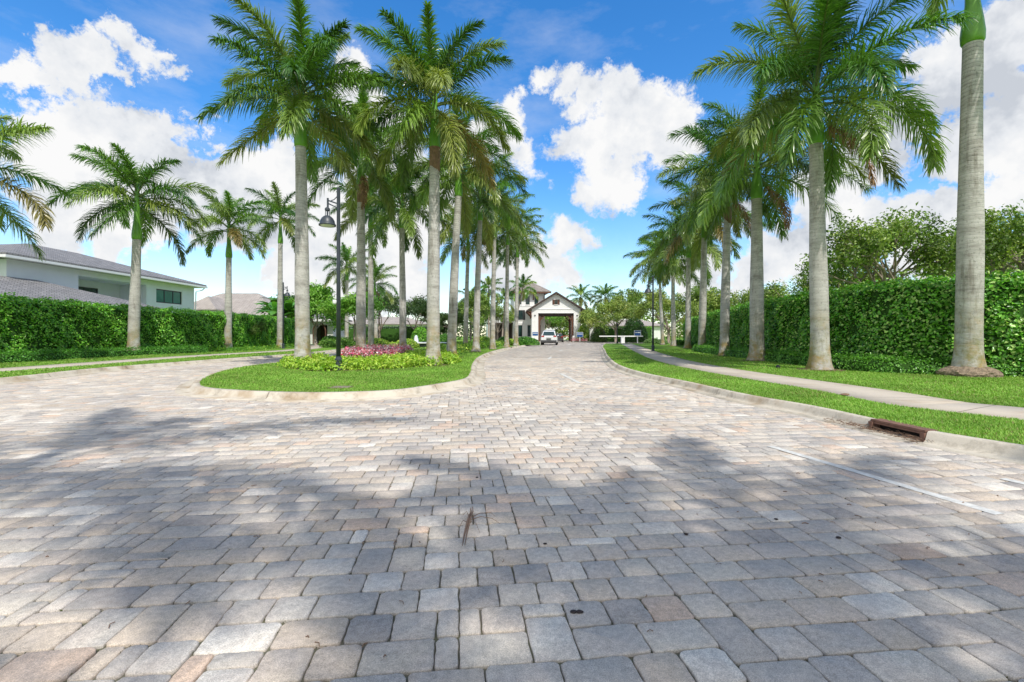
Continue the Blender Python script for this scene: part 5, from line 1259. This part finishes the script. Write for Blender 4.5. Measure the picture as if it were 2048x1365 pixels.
for (u, v, r) in blobs:
    d = np.array([(u-1024)/F_, 1, (HZ-v)/F_]); q = np.linalg.norm(d); c = d/q; rad = r/F_/q*(1.0/math.sqrt(q))*1.0
    ds = n.new('ShaderNodeVectorMath'); ds.operation = 'DISTANCE'; l.new(DW, ds.inputs[0]); ds.inputs[1].default_value = tuple(c)
    mr = math_(n, l, 'SUBTRACT', 1.0, math_(n, l, 'DIVIDE', ds.outputs['Value'], float(rad)))
    mr = math_(n, l, 'MULTIPLY', mr, float(min(1.2, r/80)))
    if acc is None: acc = mr
    else:
        sm = n.new('ShaderNodeMath'); sm.operation = 'SMOOTH_MAX'; sm.inputs[2].default_value = .12; l.new(acc, sm.inputs[0]); l.new(mr, sm.inputs[1]); acc = sm.outputs[0]
# unseen sky elsewhere: heavy noise clouds added for brighter, more neutral fill light
sepD = n.new('ShaderNodeSeparateXYZ'); l.new(D, sepD.inputs[0])
ncl = noise(n, l, 2.6, 8, .6, D); back = math_(n, l, 'MULTIPLY', math_(n, l, 'SUBTRACT', ncl.outputs['Fac'], .36), 2.6)
mk = n.new('ShaderNodeMapRange'); mk.inputs[1].default_value = .45; mk.inputs[2].default_value = .1; l.new(sepD.outputs['Y'], mk.inputs[0])
back = math_(n, l, 'SUBTRACT', math_(n, l, 'MULTIPLY', back, mk.outputs[0]), math_(n, l, 'SUBTRACT', 1.0, mk.outputs[0]))
acc = math_(n, l, 'MAXIMUM', acc, back)
dens = n.new('ShaderNodeMapRange'); dens.interpolation_type = 'SMOOTHSTEP'; dens.inputs[1].default_value = .06; dens.inputs[2].default_value = .36; l.new(acc, dens.inputs[0])
# thin high veil
vm = n.new('ShaderNodeMapping'); vm.inputs['Scale'].default_value = (1.2, 1, 3.2); vm.inputs['Rotation'].default_value = (0, .5, 0); l.new(D, vm.inputs[0])
veil = noise(n, l, 2.4, 8, .62, vm.outputs[0]); vr = n.new('ShaderNodeMapRange'); vr.inputs[1].default_value = .48; vr.inputs[2].default_value = .82; vr.inputs[4].default_value = .42; l.new(veil.outputs['Fac'], vr.inputs[0])
# pale band near the horizon
hb = n.new('ShaderNodeMapRange'); hb.interpolation_type = 'SMOOTHSTEP'; hb.inputs[1].default_value = .30; hb.inputs[2].default_value = 0.0; hb.inputs[4].default_value = .34; l.new(sepD.outputs['Z'], hb.inputs[0])
fac = math_(n, l, 'MAXIMUM', dens.outputs[0], math_(n, l, 'MAXIMUM', vr.outputs[0], hb.outputs[0]))
# cloud shading: greyer in the thick lower parts
sh1 = noise(n, l, 5.5, 6, .6, vadd(D, (0.03, 0, .05))); sh2 = noise(n, l, 5.5, 6, .6, D)
df = math_(n, l, 'SUBTRACT', sh1.outputs['Fac'], sh2.outputs['Fac'])
lit = math_(n, l, 'ADD', math_(n, l, 'MULTIPLY', df, 2.6), .66)
xr = n.new('ShaderNodeMapRange'); xr.inputs[1].default_value = .2; xr.inputs[2].default_value = .75; xr.inputs[3].default_value = 0; xr.inputs[4].default_value = .26; l.new(sepD.outputs['X'], xr.inputs[0])
lit = math_(n, l, 'SUBTRACT', lit, xr.outputs[0])
cr = ramp(n, [(.20, (2.3, 2.45, 2.7)), (.47, (3.15, 3.25, 3.4)), (.8, (3.75, 3.75, 3.75))]); l.new(lit, cr.inputs['Fac'])
CLOUD_RAMP = cr
colr = mix(n, l, hs.outputs[0], cr.outputs[0], fac)
l.new(colr, bg.inputs['Color']); bg.inputs['Strength'].default_value = .15
# ------------------------------------------------------------------ sun, camera, render settings
sl = bpy.data.lights.new('sun', 'SUN'); sl.energy = 2.2; sl.angle = R(.5); sl.color = (1, .955, .88)
so = bpy.data.objects.new('sun', sl); C.objects.link(so); so.rotation_euler = (R(90-SUN_EL), 0, R(-SUN_AZ))
so.location = (-10, -30, 40)
cam = bpy.data.cameras.new('camera'); co = bpy.data.objects.new('camera', cam); C.objects.link(co); bpy.context.scene.camera = co
cam.sensor_width = 36; cam.lens = F_/2048*36; co.location = (0, 0, CH); co.rotation_euler = (R(90), 0, 0); cam.shift_y = -(682.5-HZ)/2048; cam.clip_end = 3000; cam.clip_start = .05
sc = bpy.context.scene; sc.view_settings.view_transform = 'Standard'; sc.view_settings.look = 'None'; sc.view_settings.gamma = 1; sc.view_settings.exposure = .78
sc.render.resolution_x = 1024; sc.render.resolution_y = 682
